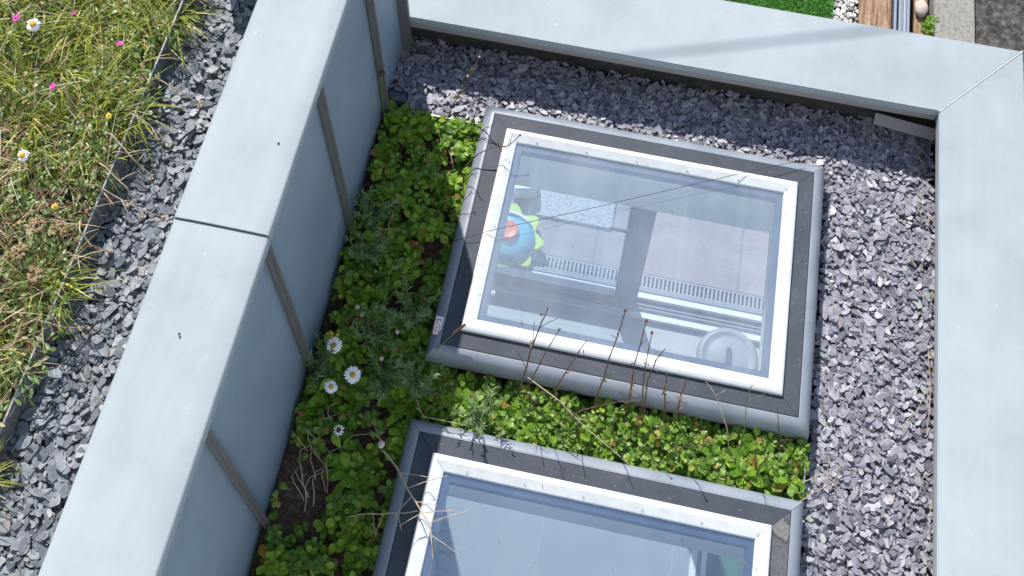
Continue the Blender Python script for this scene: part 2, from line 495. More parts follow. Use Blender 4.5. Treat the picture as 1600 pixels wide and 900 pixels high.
# ------------------------------------------------------------------ key dimensions
XL0, XL1, ZL = -.540, -.307, 1.002        # tall parapet coping
XW = -.337                                # its inner wall face
YT0, YT1, ZT = 1.055, 1.336, .19          # low parapet, garden side
XR0, XR1 = 1.428, 1.697                   # low parapet, right side
SKW, SKL = 1.10, .836                     # skylight outer size
SK = [(0.0, 0.0), (0.0, -1.004)]
SHX0, SHX1, SHY0, SHY1 = .118, .982, .112, .728   # shaft inside skylight
FLOOR = -2.6
CEIL = -.20
ZHOUSE = -.02                             # foot of the house wall that rises behind the roof

# ------------------------------------------------------------------ ground, garden
GROUND, nt, b = mat('garden_earth', (.09, .07, .05), .95)
c = coords(nt)
n = N(nt, 'ShaderNodeTexNoise', Scale=1.3, Detail=9.0, Roughness=.7); nt.links.new(c, n.inputs['Vector'])
r = ramp(nt, [(.35, (.05, .075, .02)), (.5, (.09, .11, .035)), (.65, (.12, .095, .06))], n.outputs[0])
nt.links.new(r.outputs[0], b.inputs['Base Color'])
struct(sheet('garden_ground', GROUND, -120, 120, -120, 120, FLOOR - .16, 60, 0))

FLAG, nt, b = mat('sandstone_flags', (.36, .33, .35), .75)
c = coords(nt)
br = N(nt, 'ShaderNodeTexBrick', Scale=1.0, Color1=(.29, .265, .28, 1), Color2=(.335, .305, .30, 1), Mortar=(.23, .22, .21, 1))
br.inputs['Mortar Size'].default_value = .008; br.inputs['Brick Width'].default_value = .75; br.inputs['Row Height'].default_value = .6
mp = N(nt, 'ShaderNodeMapping'); mp.inputs['Location'].default_value = (.35, .55, 0)
nt.links.new(c, mp.inputs[0]); nt.links.new(mp.outputs[0], br.inputs['Vector'])
n = N(nt, 'ShaderNodeTexNoise', Scale=4.0, Detail=8.0, Roughness=.65, Distortion=1.2); nt.links.new(c, n.inputs['Vector'])
r = ramp(nt, [(.3, (.78, .76, .80)), (.7, (1.1, 1.08, 1.06))], n.outputs[0])
nt.links.new(mul_mix(nt, br.outputs[0], r.outputs[0], 1.0), b.inputs['Base Color']); bump(nt, b, n.outputs[0], .4, .02)
struct(box('patio', FLAG, -2.2, 2.0, 1.462, 2.55, FLOOR - .15, FLOOR - .01))

LAWNB, nt, b = mat('lawn_base', (.04, .12, .015), .9)
struct(box('lawn_base', LAWNB, -2.4, 1.545, 2.55, 7.0, FLOOR - .15, FLOOR - .02))
g = jitter_grid(.55, 1.53, 2.9, 3.9, .0075)
k = len(g)
V, Q = blade_arrays(np.c_[g, np.full(k, FLOOR - .02)], rng.uniform(0, 6.28, k), rng.uniform(.6, 1.5, k), rng.uniform(.02, .035, k), np.full(k, .0045), rng.uniform(.3, 1.4, k))
tag(link('lawn_grass', np_mesh('lawn_grass', V, quads=Q, m=LAWN)), 'bright green close-cut lawn beyond the garden parapet', 'grass', kind='stuff')

g = jitter_grid(1.552, 1.685, 2.8, 3.9, .021)
k = len(g)
o = link('pebble_gravel', chips_mesh('pebble_gravel', np.c_[g, FLOOR - .045 + rng.uniform(0, .02, k)], rng.uniform(.011, .019, k), rng.uniform(1, 1.3, k), rng.uniform(.012, .02, k), .3, PEBBLE))
tag(o, 'pale pebbles in a strip beside the green lawn', 'gravel', kind='stuff')
struct(box('gravel_bed_base', UNDER, 1.545, 1.69, 2.55, 7.0, FLOOR - .15, FLOOR - .055))

TIMB, nt, b = mat('peeling_timber', (.35, .22, .14), .8)
c = coords(nt, (60, 5, 14))
n = N(nt, 'ShaderNodeTexNoise', Scale=1.0, Detail=7.0, Roughness=.7, Distortion=.6); nt.links.new(c, n.inputs['Vector'])
r = ramp(nt, [(.28, (.06, .035, .022)), (.42, (.26, .13, .085)), (.55, (.42, .29, .18)), (.7, (.50, .40, .27))], n.outputs[0])
nt.links.new(r.outputs[0], b.inputs['Base Color']); bump(nt, b, n.outputs[0], .9, .02)
tag(box('timber_sleeper', TIMB, 1.694, 1.872, 2.6, 5.5, FLOOR - .15, FLOOR + .04, bev=.012), 'weathered reddish brown timber sleeper lying beside the pebble strip', 'timber')
bm = bmesh.new(); add_box(bm, 2.015, 2.09, 2.6, 5.5, FLOOR - .15, FLOOR + .0, .012)
tag(bm_obj('timber_edging', bm, TIMB), 'narrow reddish timber edging between metal channel and concrete kerb', 'timber')

t = thing('metal_channel', 'light grey metal channel running between the timbers', 'metal channel', (1.93, 2.6, FLOOR))
bm = bmesh.new()
add_box(bm, -.045, .045, 0, 3, -.1, .0); add_box(bm, -.045, -.03, 0, 3, .0, .05, .003); add_box(bm, .03, .045, 0, 3, 0, .05, .003)
bm_obj('channel_body', bm, mat('channel_grey', (.27, .31, .37), .4, .4)[0], t)
box('channel_groove', mat('channel_dark', (.06, .075, .10), .4, .3)[0], -.028, -.012, 0, 3, .001, .012, t)
box('channel_rib', RAILD, .0, .012, 0, 3, .001, .02, t)
bm = bmesh.new(); bmesh.ops.create_icosphere(bm, subdivisions=3, radius=.05)
for v in bm.verts:
    v.co.x *= .8; v.co.y *= 1.15; v.co.z *= .6; v.co += v.co.normalized() * random.uniform(-.003, .003)
ST, nt, b = mat('cream_stone', (.5, .42, .34), .8)
tag(bm_obj('garden_stone', bm, ST, smooth=True, loc=(2.045, 3.37, FLOOR + .03)), 'rounded cream stone on the timber edging by the kerb', 'stone')
P = np.c_[rng.uniform(2.06, 2.115, 60), rng.uniform(3.18, 3.32, 60), FLOOR + rng.uniform(.0, .05, 60)]
me = leaf_mesh('small_weed', P, rng.uniform(0, 6.28, 60), rng.uniform(.1, .9, 60), rng.uniform(.02, .04, 60), rng.uniform(.012, .02, 60), rng.uniform(.3, 1, 60), rng.normal(0, .3, 60), LEAF)
tag(link('small_weed', me), 'small yellow green weed growing against the concrete kerb', 'weed')
CONC, nt, b = mat('concrete', (.36, .34, .30), .9)
c = coords(nt)
n = N(nt, 'ShaderNodeTexNoise', Scale=45.0, Detail=6.0, Roughness=.8); nt.links.new(c, n.inputs['Vector'])
r = ramp(nt, [(.34, (.12, .11, .10)), (.46, (.26, .245, .215)), (.7, (.37, .35, .32))], n.outputs[0])
nt.links.new(r.outputs[0], b.inputs['Base Color']); bump(nt, b, n.outputs[0], .5, .01)
tag(box('concrete_kerb', CONC, 2.118, 2.352, -6, 7, FLOOR - .15, FLOOR + .04, bev=.006), 'broad speckled concrete kerb beside the dark asphalt', 'kerb', kind='thing')
ASPH, nt, b = mat('mossy_asphalt', (.05, .05, .05), .9)
c = coords(nt)
n = N(nt, 'ShaderNodeTexNoise', Scale=26.0, Detail=8.0, Roughness=.75); nt.links.new(c, n.inputs['Vector'])
r = ramp(nt, [(.36, (.012, .012, .013)), (.5, (.06, .055, .05)), (.62, (.15, .13, .115)), (.75, (.24, .22, .19))], n.outputs[0])
nt.links.new(r.outputs[0], b.inputs['Base Color']); bump(nt, b, n.outputs[0], .6, .02)
struct(sheet('asphalt_path', ASPH, 2.352, 5.5, -6, 7, FLOOR - .004, 1, 0))

# ------------------------------------------------------------------ room below the skylights
TILE, nt, b = mat('pale_floor_tiles', (.5, .52, .54), .35)
c = coords(nt)
br = N(nt, 'ShaderNodeTexBrick', Scale=1.0, Color1=(.36, .39, .42, 1), Color2=(.40, .43, .46, 1), Mortar=(.42, .445, .47, 1))
br.offset = 0
br.inputs['Mortar Size'].default_value = .004; br.inputs['Brick Width'].default_value = .6; br.inputs['Row Height'].default_value = .6
mp = N(nt, 'ShaderNodeMapping'); mp.inputs['Location'].default_value = (.22, .1, 0)
nt.links.new(c, mp.inputs[0]); nt.links.new(mp.outputs[0], br.inputs['Vector'])
nt.links.new(br.outputs[0], b.inputs['Base Color'])
struct(box('room_floor', TILE, -1.6, 2.0, -3.4, 1.27, FLOOR - .15, FLOOR))
struct(box('room_wall', PLASTER, -1.7, -1.6, -3.4, 1.20, FLOOR, CEIL))
struct(box('room_wall', PLASTER, 1.6, 1.7, -3.4, 1.20, FLOOR, CEIL))
struct(box('room_wall', PLASTER, -1.7, 1.7, -3.5, -3.4, FLOOR, CEIL))
# door wall: piers and a header, carried up behind the coping
bm = bmesh.new()
add_box(bm, -2.5, 1.66, 1.20, 1.32, -.42, .158)
add_box(bm, -1.7, -1.25, 1.20, 1.32, FLOOR - .15, -.421)
add_box(bm, 1.40, 1.66, 1.20, 1.32, FLOOR - .15, -.421)
struct(bm_obj('garden_wall', bm, PLASTER))
bm = bmesh.new(); add_box(bm, 1.4701, 1.66, -3.6, 1.199, CEIL + .001, .16)
add_box(bm, 1.701, 1.74, -3.6, 1.199, FLOOR - .15, CEIL - .0)
struct(bm_obj('side_wall', bm, PLASTER))
# roof deck with the two openings
bm = bmesh.new()
ys = sorted([-3.5, 1.199] + [v for sx, sy in SK for v in (sy + SHY0, sy + SHY1)])
hx0, hx1 = SHX0 - .006, SHX1 + .006
add_box(bm, -1.7, hx0, -3.5, 1.199, CEIL, -.03)
add_box(bm, hx1, 1.468, -3.5, 1.199, CEIL, -.03)
hy = sorted([(sy + SHY0 - .006, sy + SHY1 + .006) for sx, sy in SK])
prev = -3.5
for a, bb in hy + [(1.199, None)]:
    add_box(bm, hx0, hx1, prev, a, CEIL, -.03)
    prev = bb
struct(bm_obj('roof_deck', bm, PLASTER))

# sliding door
t = thing('sliding_door', 'dark framed sliding door to the patio, half open, seen through far skylight', 'door', (0, 1.279, FLOOR))
bm = bmesh.new(); add_box(bm, .535, .648, -.03, .03, .02, 2.17, .004)
bm_obj('door_post', bm, DOORG, t)
bm = bmesh.new(); tube(bm, [(.56, -.03, 1.02), (.56, -.055, 1.02), (.46, -.055, 1.02)], .009)
bm_obj('handle', bm, mat('handle_dark', (.03, .035, .05), .4)[0], t)
bm = bmesh.new(); add_box(bm, -1.2, .534, -.022, .022, .025, .13, .004)
bm_obj('bottom_rail', bm, DOORG, t)
bm = bmesh.new(); add_box(bm, -1.2, .534, -.004, .004, .131, 2.17)
bm_obj('door_glass', bm, DGLASS, t)
bm = bmesh.new(); add_box(bm, -1.24, 1.39, .034, .066, .0, .035, .004); add_box(bm, -1.24, 1.39, -.066, -.034, .0, .03, .004)
bm_obj('track_rail', bm, ALU, t)
bm = bmesh.new(); add_box(bm, -1.24, 1.39, -.07, .10, -.03, -.002); add_box(bm, -1.24, 1.39, .075, .10, -.002, .02, .003); add_box(bm, .65, 1.39, -.012, -.004, -.002, .015); add_box(bm, .65, 1.39, .006, .014, -.002, .015)
bm_obj('threshold', bm, RAILD, t)
# drain channel
t = thing('drain_channel', 'narrow slotted drain channel along the door threshold', 'drain', (0, 1.385, FLOOR))
box('channel_base', mat('drain_dark', (.10, .11, .13), .7)[0], -1.3, 1.6, 0, .072, -.1, -.03, t)
bm = bmesh.new()
add_box(bm, -1.3, 1.6, 0, .008, -.03, -.006); add_box(bm, -1.3, 1.6, .064, .072, -.03, -.006)
x = -1.29
while x < 1.59:
    add_box(bm, x, x + .011, .0085, .0635, -.03, -.007); x += .021
bm_obj('grate', bm, mat('drain_grey', (.28, .30, .34), .5, .2)[0], t)
# toy
t = thing('garden_toy', 'colourful round plastic toy with scalloped lime rim, turquoise dome and orange hub', 'toy', (-.05, 1.485, FLOOR - .006))
bm = bmesh.new()
pts = [(.165 + .022 * math.cos(8 * a)) for a in [2 * math.pi * i / 96 for i in range(96)]]
prism(bm, [(pts[i] * math.cos(2 * math.pi * i / 96), pts[i] * math.sin(2 * math.pi * i / 96)) for i in range(96)], .04, .075)
bm_obj('rim', bm, mat('lime_plastic', (.50, .68, .06), .35)[0], t)
bm = bmesh.new(); lathe(bm, [(.138, .075), (.135, .10), (.11, .128), (.07, .142), (0, .148)], 40)
bm_obj('dome', bm, mat('turquoise_plastic', (.06, .42, .60), .35)[0], t, True)
bm = bmesh.new(); lathe(bm, [(.055, .136), (.055, .165), (.045, .172), (.02, .168), (0, .168)], 10)
bm_obj('hub', bm, mat('orange_plastic', (.78, .14, .05), .4)[0], t)
bm = bmesh.new(); lathe(bm, [(.12, .0), (.12, .04), (0, .04)], 24)
bm_obj('base', bm, mat('blue_plastic', (.08, .3, .55), .4)[0], t)
bm = bmesh.new()
for i in range(16):
    pass
tube(bm, [(-.10 + .2 * i / 12, .075 + .03 * math.sin(math.pi * i / 12), .128 + .012 * math.sin(math.pi * i / 12)) for i in range(13)], .011, sides=8)
bm_obj('band', bm, PETAL, t, True)
bm = bmesh.new(); bmesh.ops.create_uvsphere(bm, u_segments=16, v_segments=10, radius=.035)
o = bm_obj('knob', bm, mat('red_plastic', (.65, .06, .08), .4)[0], t, True, (-.085, .155, .10))
# mat, paper
RUG, nt, b = mat('speckled_mat', (.35, .37, .42), .9)
c = coords(nt)
n = N(nt, 'ShaderNodeTexVoronoi', Scale=55.0); nt.links.new(c, n.inputs['Vector'])
r = ramp(nt, [(.25, (.24, .26, .31)), (.5, (.40, .42, .46))], n.outputs[0]); nt.links.new(r.outputs[0], b.inputs['Base Color'])
tag(box('door_mat', RUG, .06, .47, 1.66, 1.95, FLOOR - .009, FLOOR + .006, bev=.003), 'grey speckled mat lying on the patio by the toy', 'mat')
bm = bmesh.new(); add_box(bm, -.07, .06, -.06, .06, 0, .11, .012)
bmesh.ops.rotate(bm, verts=bm.verts, cent=(0, 0, 0), matrix=Matrix.Rotation(.2, 3, 'Z'))
tag(bm_obj('white_tub', bm, PETAL, loc=(-.02, 1.80, FLOOR - .009)), 'small white tub on the patio behind the toy', 'tub')
# bin
t = thing('lidded_bin', 'round grey lidded bin standing on the floor by the open door', 'bin', (1.105, 1.01, FLOOR))
bm = bmesh.new(); lathe(bm, [(0, 0), (.125, 0), (.13, .01), (.14, .27), (0, .27)], 40)
bm_obj('bin_body', bm, mat('bin_grey', (.30, .33, .37), .4, .3)[0], t)
bm = bmesh.new(); lathe(bm, [(.146, .268), (.148, .285), (.135, .298), (.118, .300), (.112, .294), (.09, .302), (.03, .312), (0, .313)], 48)
bm_obj('lid', bm, mat('lid_grey', (.20, .23, .27), .5)[0], t, True)
bm = bmesh.new(); add_box(bm, -.012, .012, -.04, .04, .311, .335, .006)
bm_obj('handle', bm, mat('lid_handle', (.07, .085, .12), .4)[0], t)
# twig in the room
t = thing('blossom_twig', 'bare twig with white petals in a slim grey vase under the far skylight', 'twig', (-.10, 1.0, FLOOR))
bm = bmesh.new(); lathe(bm, [(0, 0), (.04, 0), (.05, .1), (.025, .28), (.03, .3), (0, .29)], 20)
bm_obj('vase', bm, RAILD, t, True)
bm = bmesh.new(); tube(bm, [(0, 0, .28), (.02, .02, .5), (-.01, .04, .56), (-.03, .07, .62)], .009, .004); tube(bm, [(0.02, .02, .5), (.06, -.02, .56), (.08, -.02, .60)], .006, .003)
bm_obj('stem', bm, STEMM, t)
bm = bmesh.new()
for p in ((.08, -.02, .61), (.05, -.01, .55), (-.01, .04, .57), (-.03, .07, .63)):
    q = bmesh.ops.create_icosphere(bm, subdivisions=1, radius=.014)
    bmesh.ops.translate(bm, verts=q['verts'], vec=p)
bm_obj('blossom', bm, PETAL, t)
# made-up rug under the near skylight, in place of a green window reflection
t = thing('stand_in_rug', 'made-up green rug with a white border, standing in for a window reflection in the near skylight', 'rug', (1.06, -.2, FLOOR))
box('pile', mat('stand_in_green', (.05, .14, .09), .9)[0], .075, .52, -.35, .42, .001, .014, t)
box('border', PETAL, -.0, .03, -.35, .425, .001, .012, t); box('border', PETAL, .05, .0745, -.35, .425, .001, .012, t)

# pale rendered house the photograph is taken from: unseen wall with a window opening, added for its bounced light
REND, nt, b = mat('pale_house_render', (.70, .69, .66), .9)
c = coords(nt)
n = N(nt, 'ShaderNodeTexNoise', Scale=3.0, Detail=8.0); nt.links.new(c, n.inputs['Vector'])
r = ramp(nt, [(.3, (.60, .64, .68)), (.7, (.72, .76, .80))], n.outputs[0]); nt.links.new(r.outputs[0], b.inputs['Base Color'])
bm = bmesh.new()
add_box(bm, -5.0, -.35, -2.75, -2.5, ZHOUSE, 6.6); add_box(bm, 1.25, 4.5, -2.75, -2.5, ZHOUSE, 6.6)
add_box(bm, -.35, 1.25, -2.75, -2.5, ZHOUSE, 2.9); add_box(bm, -.35, 1.25, -2.75, -2.5, 4.3, 6.6)
struct(bm_obj('house_wall', bm, REND))

# ------------------------------------------------------------------ roof surfaces
struct(sheet('roof_membrane', UNDER, XW, 1.468, -1.9, 1.10, -.012, .2, 0))
bpy.data.objects.remove(bpy.data.objects['roof_membrane'])
bm = bmesh.new()
def flat(bm, x0, x1, y0, y1, z):
    bm.faces.new([bm.verts.new(p) for p in ((x0, y0, z), (x1, y0, z), (x1, y1, z), (x0, y1, z))])
flat(bm, XW, 0.03, -1.9, 1.10, -.012); flat(bm, 1.07, 1.468, -1.9, 1.10, -.012)
flat(bm, .03, 1.07, .80, 1.10, -.012); flat(bm, .03, 1.07, -.20, .04, -.012)
struct(bm_obj('roof_membrane', bm, UNDER))
# soil of the planting bed
bm = bmesh.new()
def soil_h(x, y): return .006 + .012 * math.sin(13 * x + 1) * math.sin(9 * y) + random.uniform(-.004, .004)
cache = {}
def sv(x, y):
    key = (round(x, 4), round(y, 4))
    if key not in cache: cache[key] = bm.verts.new((x, y, soil_h(x, y)))
    return cache[key]
nx, ny = 24, 190
X = [XW + .004 + (.36) * i / nx for i in range(nx + 1)]; Y = [-1.4 + 2.187 * j / ny for j in range(ny + 1)]
for j in range(ny):
    for i in range(nx):
        bm.faces.new((sv(X[i], Y[j]), sv(X[i + 1], Y[j]), sv(X[i + 1], Y[j + 1]), sv(X[i], Y[j + 1])))
X2 = [.031 + 1.066 * i / 70 for i in range(71)]; Y2 = [-.20 + .24 * j / 16 for j in range(17)]
for j in range(16):
    for i in range(70):
        bm.faces.new((sv(X2[i], Y2[j]), sv(X2[i + 1], Y2[j]), sv(X2[i + 1], Y2[j + 1]), sv(X2[i], Y2[j + 1])))
struct(bm_obj('soil', bm, SOIL, smooth=True))

# ------------------------------------------------------------------ tall zinc parapet
t = thing('parapet_wall', 'tall zinc-clad parapet wall with standing seams beside the planting bed', 'parapet')
box('wall_core', DARKW, XL0 + .03, XW - .004, -2.49, 1.048, -.03, ZL - .035, t)
box('cladding', ZWALL, XW - .0035, XW, -2.49, 1.0485, -.028, ZL - .034, t)
def coping_x(name, x0, x1, y0, y1, z, lip=.03):
    """coping along y with turned-down lips and soft folds"""
    prof = [(x0, z - lip), (x0, z - .008), (x0 + .003, z - .003), (x0 + .008, z)] + [(x0 + (x1 - x0) * q, z + .0012 * math.sin(math.pi * q)) for q in (.2, .4, .6, .8)] + [(x1 - .006, z), (x1 - .002, z - .002), (x1, z - .006), (x1, z - lip)]
    bm = bmesh.new()
    n = 24
    rows = []
    for j in range(n + 1):
        y = y0 + (y1 - y0) * j / n
        rows.append([bm.verts.new((px, y, pz + (.0012 * math.sin(7.3 * y + 9 * px) if 3 < i < 8 else 0))) for i, (px, pz) in enumerate(prof)])
    for a, bb in zip(rows, rows[1:]):
        for i in range(len(prof) - 1):
            bm.faces.new((a[i], a[i + 1], bb[i + 1], bb[i]))
    bm.faces.new(rows[0]); bm.faces.new(rows[-1][::-1])
    lo = [[r[0], r[-1]] for r in rows]
    for a, bb in zip(lo, lo[1:]):
        bm.faces.new((a[0], bb[0], bb[1], a[1]))
    o = bm_obj(name, bm, ZINC, t, smooth=True)
    md = o.modifiers.new('es', 'EDGE_SPLIT'); md.split_angle = rad(40)
    return o
coping_x('coping_panel', XL0, XL1, -.0715, 1.053, ZL + .004)
coping_x('coping_panel', XL0, XL1, -2.49, -.0745, ZL - .002)
for y in (.78, .358, -.072, -.498, -.92):
    z0 = -.02
    bm = bmesh.new(); add_box(bm, XW + .0003, XW + .024, y - .0095, y + .0095, z0, ZL - .034, .005)
    bm_obj('standing_seam', bm, SEAM, t)
bm = bmesh.new(); add_box(bm, XW - .02, XW + .034, 1.0287, 1.0515, -.02, ZL - .034, .003); add_box(bm, XL0 + .032, XW - .0205, 1.049, 1.0515, -.02, ZL - .034)
bm_obj('corner_flashing', bm, SEAM, t)
for x, y in ((-.357, .156), (-.43, -.33)):
    bm = bmesh.new(); lathe(bm, [(.003, ZL + .0035), (.0028, ZL + .006), (0, ZL + .007)], 12, x, y)
    bm_obj('rivet', bm, BROWN, t)

# ------------------------------------------------------------------ low parapets, mitred
def coping_poly(name, poly, z, parent, lip=.03):
    bm = bmesh.new()
    prism(bm, poly, z - lip, z)
    es = [e for e in bm.edges if abs(e.verts[0].co.z - z) < 1e-5 and abs(e.verts[1].co.z - z) < 1e-5]
    bmesh.ops.bevel(bm, geom=es, offset=.003, segments=2, affect='EDGES')
    return bm_obj(name, bm, ZINC, parent)
t = thing('parapet_wall', 'low zinc-topped parapet along the garden end of the slate', 'parapet')
coping_poly('coping_panel', [(-2.6, YT0), (XR0 - .0005, YT0), (XR1 - .0008, YT1), (-2.6, YT1)], ZT, t)
box('lip', LIP, XW + .001, XR0 + .0, YT0 + .0015, YT0 + .006, ZT - .062, ZT - .0302, t)
box('upstand', DARKW, -2.6, 1.468, YT0 + .042, YT0 + .144, -.03, ZT - .031, t)
t = thing('parapet_wall', 'low zinc-topped parapet along the right side of the slate strip', 'parapet')
coping_poly('coping_panel', [(XR0 + .0005, YT0), (XR1 + .0008, YT1), (XR1 + .001, -2.49), (XR0 + .0005, -2.49)], ZT, t)
bm = bmesh.new()
d = Vector((XR1 - XR0, YT1 - YT0, 0)); L = d.length; d.normalize(); s = Vector((-d.y, d.x, 0))
tube(bm, [Vector((XR0, YT0, ZT)) + d * (L * q) for q in (.0, .25, .5, .75, 1.0)], .0017)
bm_obj('mitre_seam', bm, PALE, t)
box('lip', LIP, XR0 + .002, XR0 + .006, -2.49, YT0 - .002, ZT - .05, ZT - .0302, t)
box('upstand', DARKW, 1.4685, 1.4695, -2.49, YT0 + .041, -.03, ZT - .031, t)

# ------------------------------------------------------------------ skylights
def rect_piece(side, prof, X, Y, gap=.0006):
    """one mitred length of a frame: prof = list of (inset, z); sides 0 front,1 right,2 back,3 left"""
    bm = bmesh.new()
    ends = []
    for inset, z in prof:
        c4 = [(inset, inset), (X - inset, inset), (X - inset, Y - inset), (inset, Y - inset)]
        a = Vector((*c4[side], z)); bb = Vector((*c4[(side + 1) % 4], z))
        u = (bb - a).normalized() * gap
        ends.append((a + u, bb - u))
    A = [bm.verts.new(e[0]) for e in ends]; B = [bm.verts.new(e[1]) for e in ends]
    k = len(prof)
    for i in range(k):
        j = (i + 1) % k
        bm.faces.new((A[i], A[j], B[j], B[i]))
    bm.faces.new(A[::-1]); bm.faces.new(B)
    return bm

def frame_obj(name, prof, X, Y, m, parent, smooth=False):
    out = []
    for sd in range(4):
        o = bm_obj(name, rect_piece(sd, prof, X, Y), m, parent, smooth)
        if smooth:
            md = o.modifiers.new('es', 'EDGE_SPLIT'); md.split_angle = rad(38)
        out.append(o)
    return out

TRP = [(.0, .062)] + [(.034 - .034 * math.cos(a), .094 + .035 * math.sin(a)) for a in [math.pi / 2 * q / 7 for q in range(0, 8)]] + [(.0365, .1285), (.0365, .062)]
def skylight(sx, sy, label, glass, stain):
    root = thing('skylight', label, 'skylight', (sx, sy, 0), 'rooflights set in the flat roof')
    root.rotation_euler = (-math.atan2(.014, SKL), 0, 0)
    frame_obj('upstand', [(.022, -.028), (.022, .061), (.05, .061), (.05, -.028)], SKW, SKL, BAND, root)
    frame_obj('edge_trim', TRP, SKW, SKL, TRIM, root, True)
    pcs = frame_obj('dark_band', [(.0375, .061), (.0375, .128), (.0395, .1295), (.086, .1295), (.086, .061)], SKW, SKL, BAND, root)
    if stain:
        pcs[1].data.materials[0] = STAIN
        pcs[1]['label'] = 'mud stained dark band with tide marks'
    fr = frame_obj('white_frame', [(.0865, .09), (.0865, .139), (.0885, .142), (.094, .1455), (.0975, .147), (.103, .147), (.107, .1448), (.1255, .1345), (.1275, .130), (.1275, .09)], SKW, SKL, WHITE, root)
    frame_obj('spacer', [(.1277, .092), (.1277, .124), (.147, .124), (.147, .092)], SKW, SKL, SPACER, root)
    bm = bmesh.new(); add_box(bm, .1276, SKW - .1276, .1276, SKL - .1276, .1245, .1285)
    bm_obj('glass_pane', bm, glass, root)
    bm = bmesh.new()
    z0, z1 = CEIL + .002, .091
    a0, a1, b0, b1 = SHX0, SHX1, SHY0, SHY1
    add_box(bm, a0 - .005, a0, b0, b1, z0, z1); add_box(bm, a1, a1 + .005, b0, b1, z0, z1)
    add_box(bm, a0 - .005, a1 + .005, b1 + .0005, b1 + .005, z0 - .012, z1); add_box(bm, a0 - .005, a1 + .005, b0 - .005, b0 - .0005, z0, z1)
    bm_obj('shaft_lining', bm, PLASTER, root)
    # screws on the inner slope
    sp = []
    for q in (.135, .30, .465, .63, .795, .95): sp += [(SKW * q * .88 + .06, .117), (SKW * q * .88 + .06, SKL - .117)]
    for q in (.24, .5, .76): sp += [(.117, SKL * q), (SKW - .117, SKL * q)]
    for x, y in sp:
        bm = bmesh.new(); lathe(bm, [(.0029, .136), (.0029, .1402), (.002, .141), (0, .1405)], 10, x, y)
        bm_obj('screw', bm, SCREW, root)
    return root
sk1 = skylight(*SK[0], 'far rooflight with grey rim, white frame and small danger sticker on its rim', GLASS, False)
sk2 = skylight(*SK[1], 'near rooflight cut by bottom of view, mud stained at its right corner', GLASS2, True)

# warning sticker on the left rim of the far skylight
stk = bpy.data.objects.new('warning_sticker', None); COL.objects.link(stk); stk.parent = sk1
stk.location = (.0195, .088, .1293)
stk.rotation_euler = (0, rad(-7), rad(90))
bm = bmesh.new(); add_box(bm, -.026, .026, -.0105, .0105, 0, .0006)
bm_obj('sticker_base', bm, mat('sticker_white', (.82, .82, .82), .4)[0], stk)
RED, nt, b = mat('sticker_red', (.62, .03, .04), .5)
def text(body, size, loc, m, parent):
    cu = bpy.data.curves.new('lettering', 'FONT'); cu.body = body; cu.size = size; cu.align_x = 'CENTER'; cu.align_y = 'CENTER'
    cu.offset = size * .012
    o = bpy.data.objects.new('lettering_curve', cu); COL.objects.link(o)
    dg = bpy.context.evaluated_depsgraph_get()
    me = bpy.data.meshes.new_from_object(o.evaluated_get(dg)); me.name = 'lettering'
    bpy.data.objects.remove(o)
    o2 = link('lettering', me, None, parent, loc)
    me.materials.clear(); me.materials.append(m)
    return o2
text('DANGER', .0105, (-.007, .004, .0009), RED, stk)
text('FRAGILE', .0058, (-.007, -.0055, .0009), RED, stk)
bpy.data.objects.remove([o for o in bpy.data.objects if o.name.startswith('lettering') and o.location.y < 0][0])
bm = bmesh.new()
for x0, x1, y0, y1 in ((-.023, .008, -.0035, -.0025), (-.023, .006, -.0055, -.0048), (-.023, .004, -.0075, -.0068)):
    add_box(bm, x0, x1, y0, y1, .0007, .0009)
bm_obj('small_print', bm, RED, stk)
bm = bmesh.new()
tube(bm, [(.012, -.006, .0012), (.016, -.002, .0012), (.017, .003, .0012)], .0011); tube(bm, [(.016, -.002, .0012), (.021, -.005, .0012)], .001); tube(bm, [(.017, .003, .0012), (.022, .006, .0012)], .001)
q = bmesh.ops.create_icosphere(bm, subdivisions=1, radius=.0018); bmesh.ops.translate(bm, verts=q['verts'], vec=(.0155, .0065, .0012))
bm_obj('pictogram', bm, mat('sticker_black', (.02, .02, .02), .5)[0], stk)

# ------------------------------------------------------------------ slate chippings
def layers(x0, x1, y0, y1, spec):
    out = []
    for step, z in spec:
        g = jitter_grid(x0, x1, y0, y1, step)
        out.append(np.c_[g, np.full(len(g), z) + rng.normal(0, .0035, len(g))])
    return np.concatenate(out)
def heave(P, amp=.006):
    return P[:, 2] + amp * (np.sin(P[:, 0] * 31 + 2 * np.sin(P[:, 1] * 17)) * np.sin(P[:, 1] * 27) + 1)
spec = [(.0145, .0), (.0145, .006), (.0155, .012), (.019, .017)]
P = np.concatenate([layers(-.325, 1.45, .80, 1.09, spec), layers(1.10, 1.462, -1.9, .80, spec), layers(-.325, .0, .795, .80, spec)])
keep = ~((P[:, 0] > -.02) & (P[:, 0] < 1.12) & (P[:, 1] < .83) & (P[:, 1] > -.0))
keep &= ~((P[:, 0] < 1.115) & (P[:, 1] < .8))
P = P[keep]; P[:, 2] = heave(P)
P[:, 2] -= .022 * np.clip((P[:, 1] - .95) / .1, 0, 1)
k = len(P)
size = np.clip(rng.lognormal(math.log(.0088), .34, k), .004, .020)
o = link('slate_gravel', chips_mesh('slate_gravel', P, size, rng.uniform(1.05, 1.8, k), rng.uniform(.0015, .0034, k), .15, SLATE))
tag(o, 'plum grey slate chippings around the skylights', 'gravel', kind='stuff')

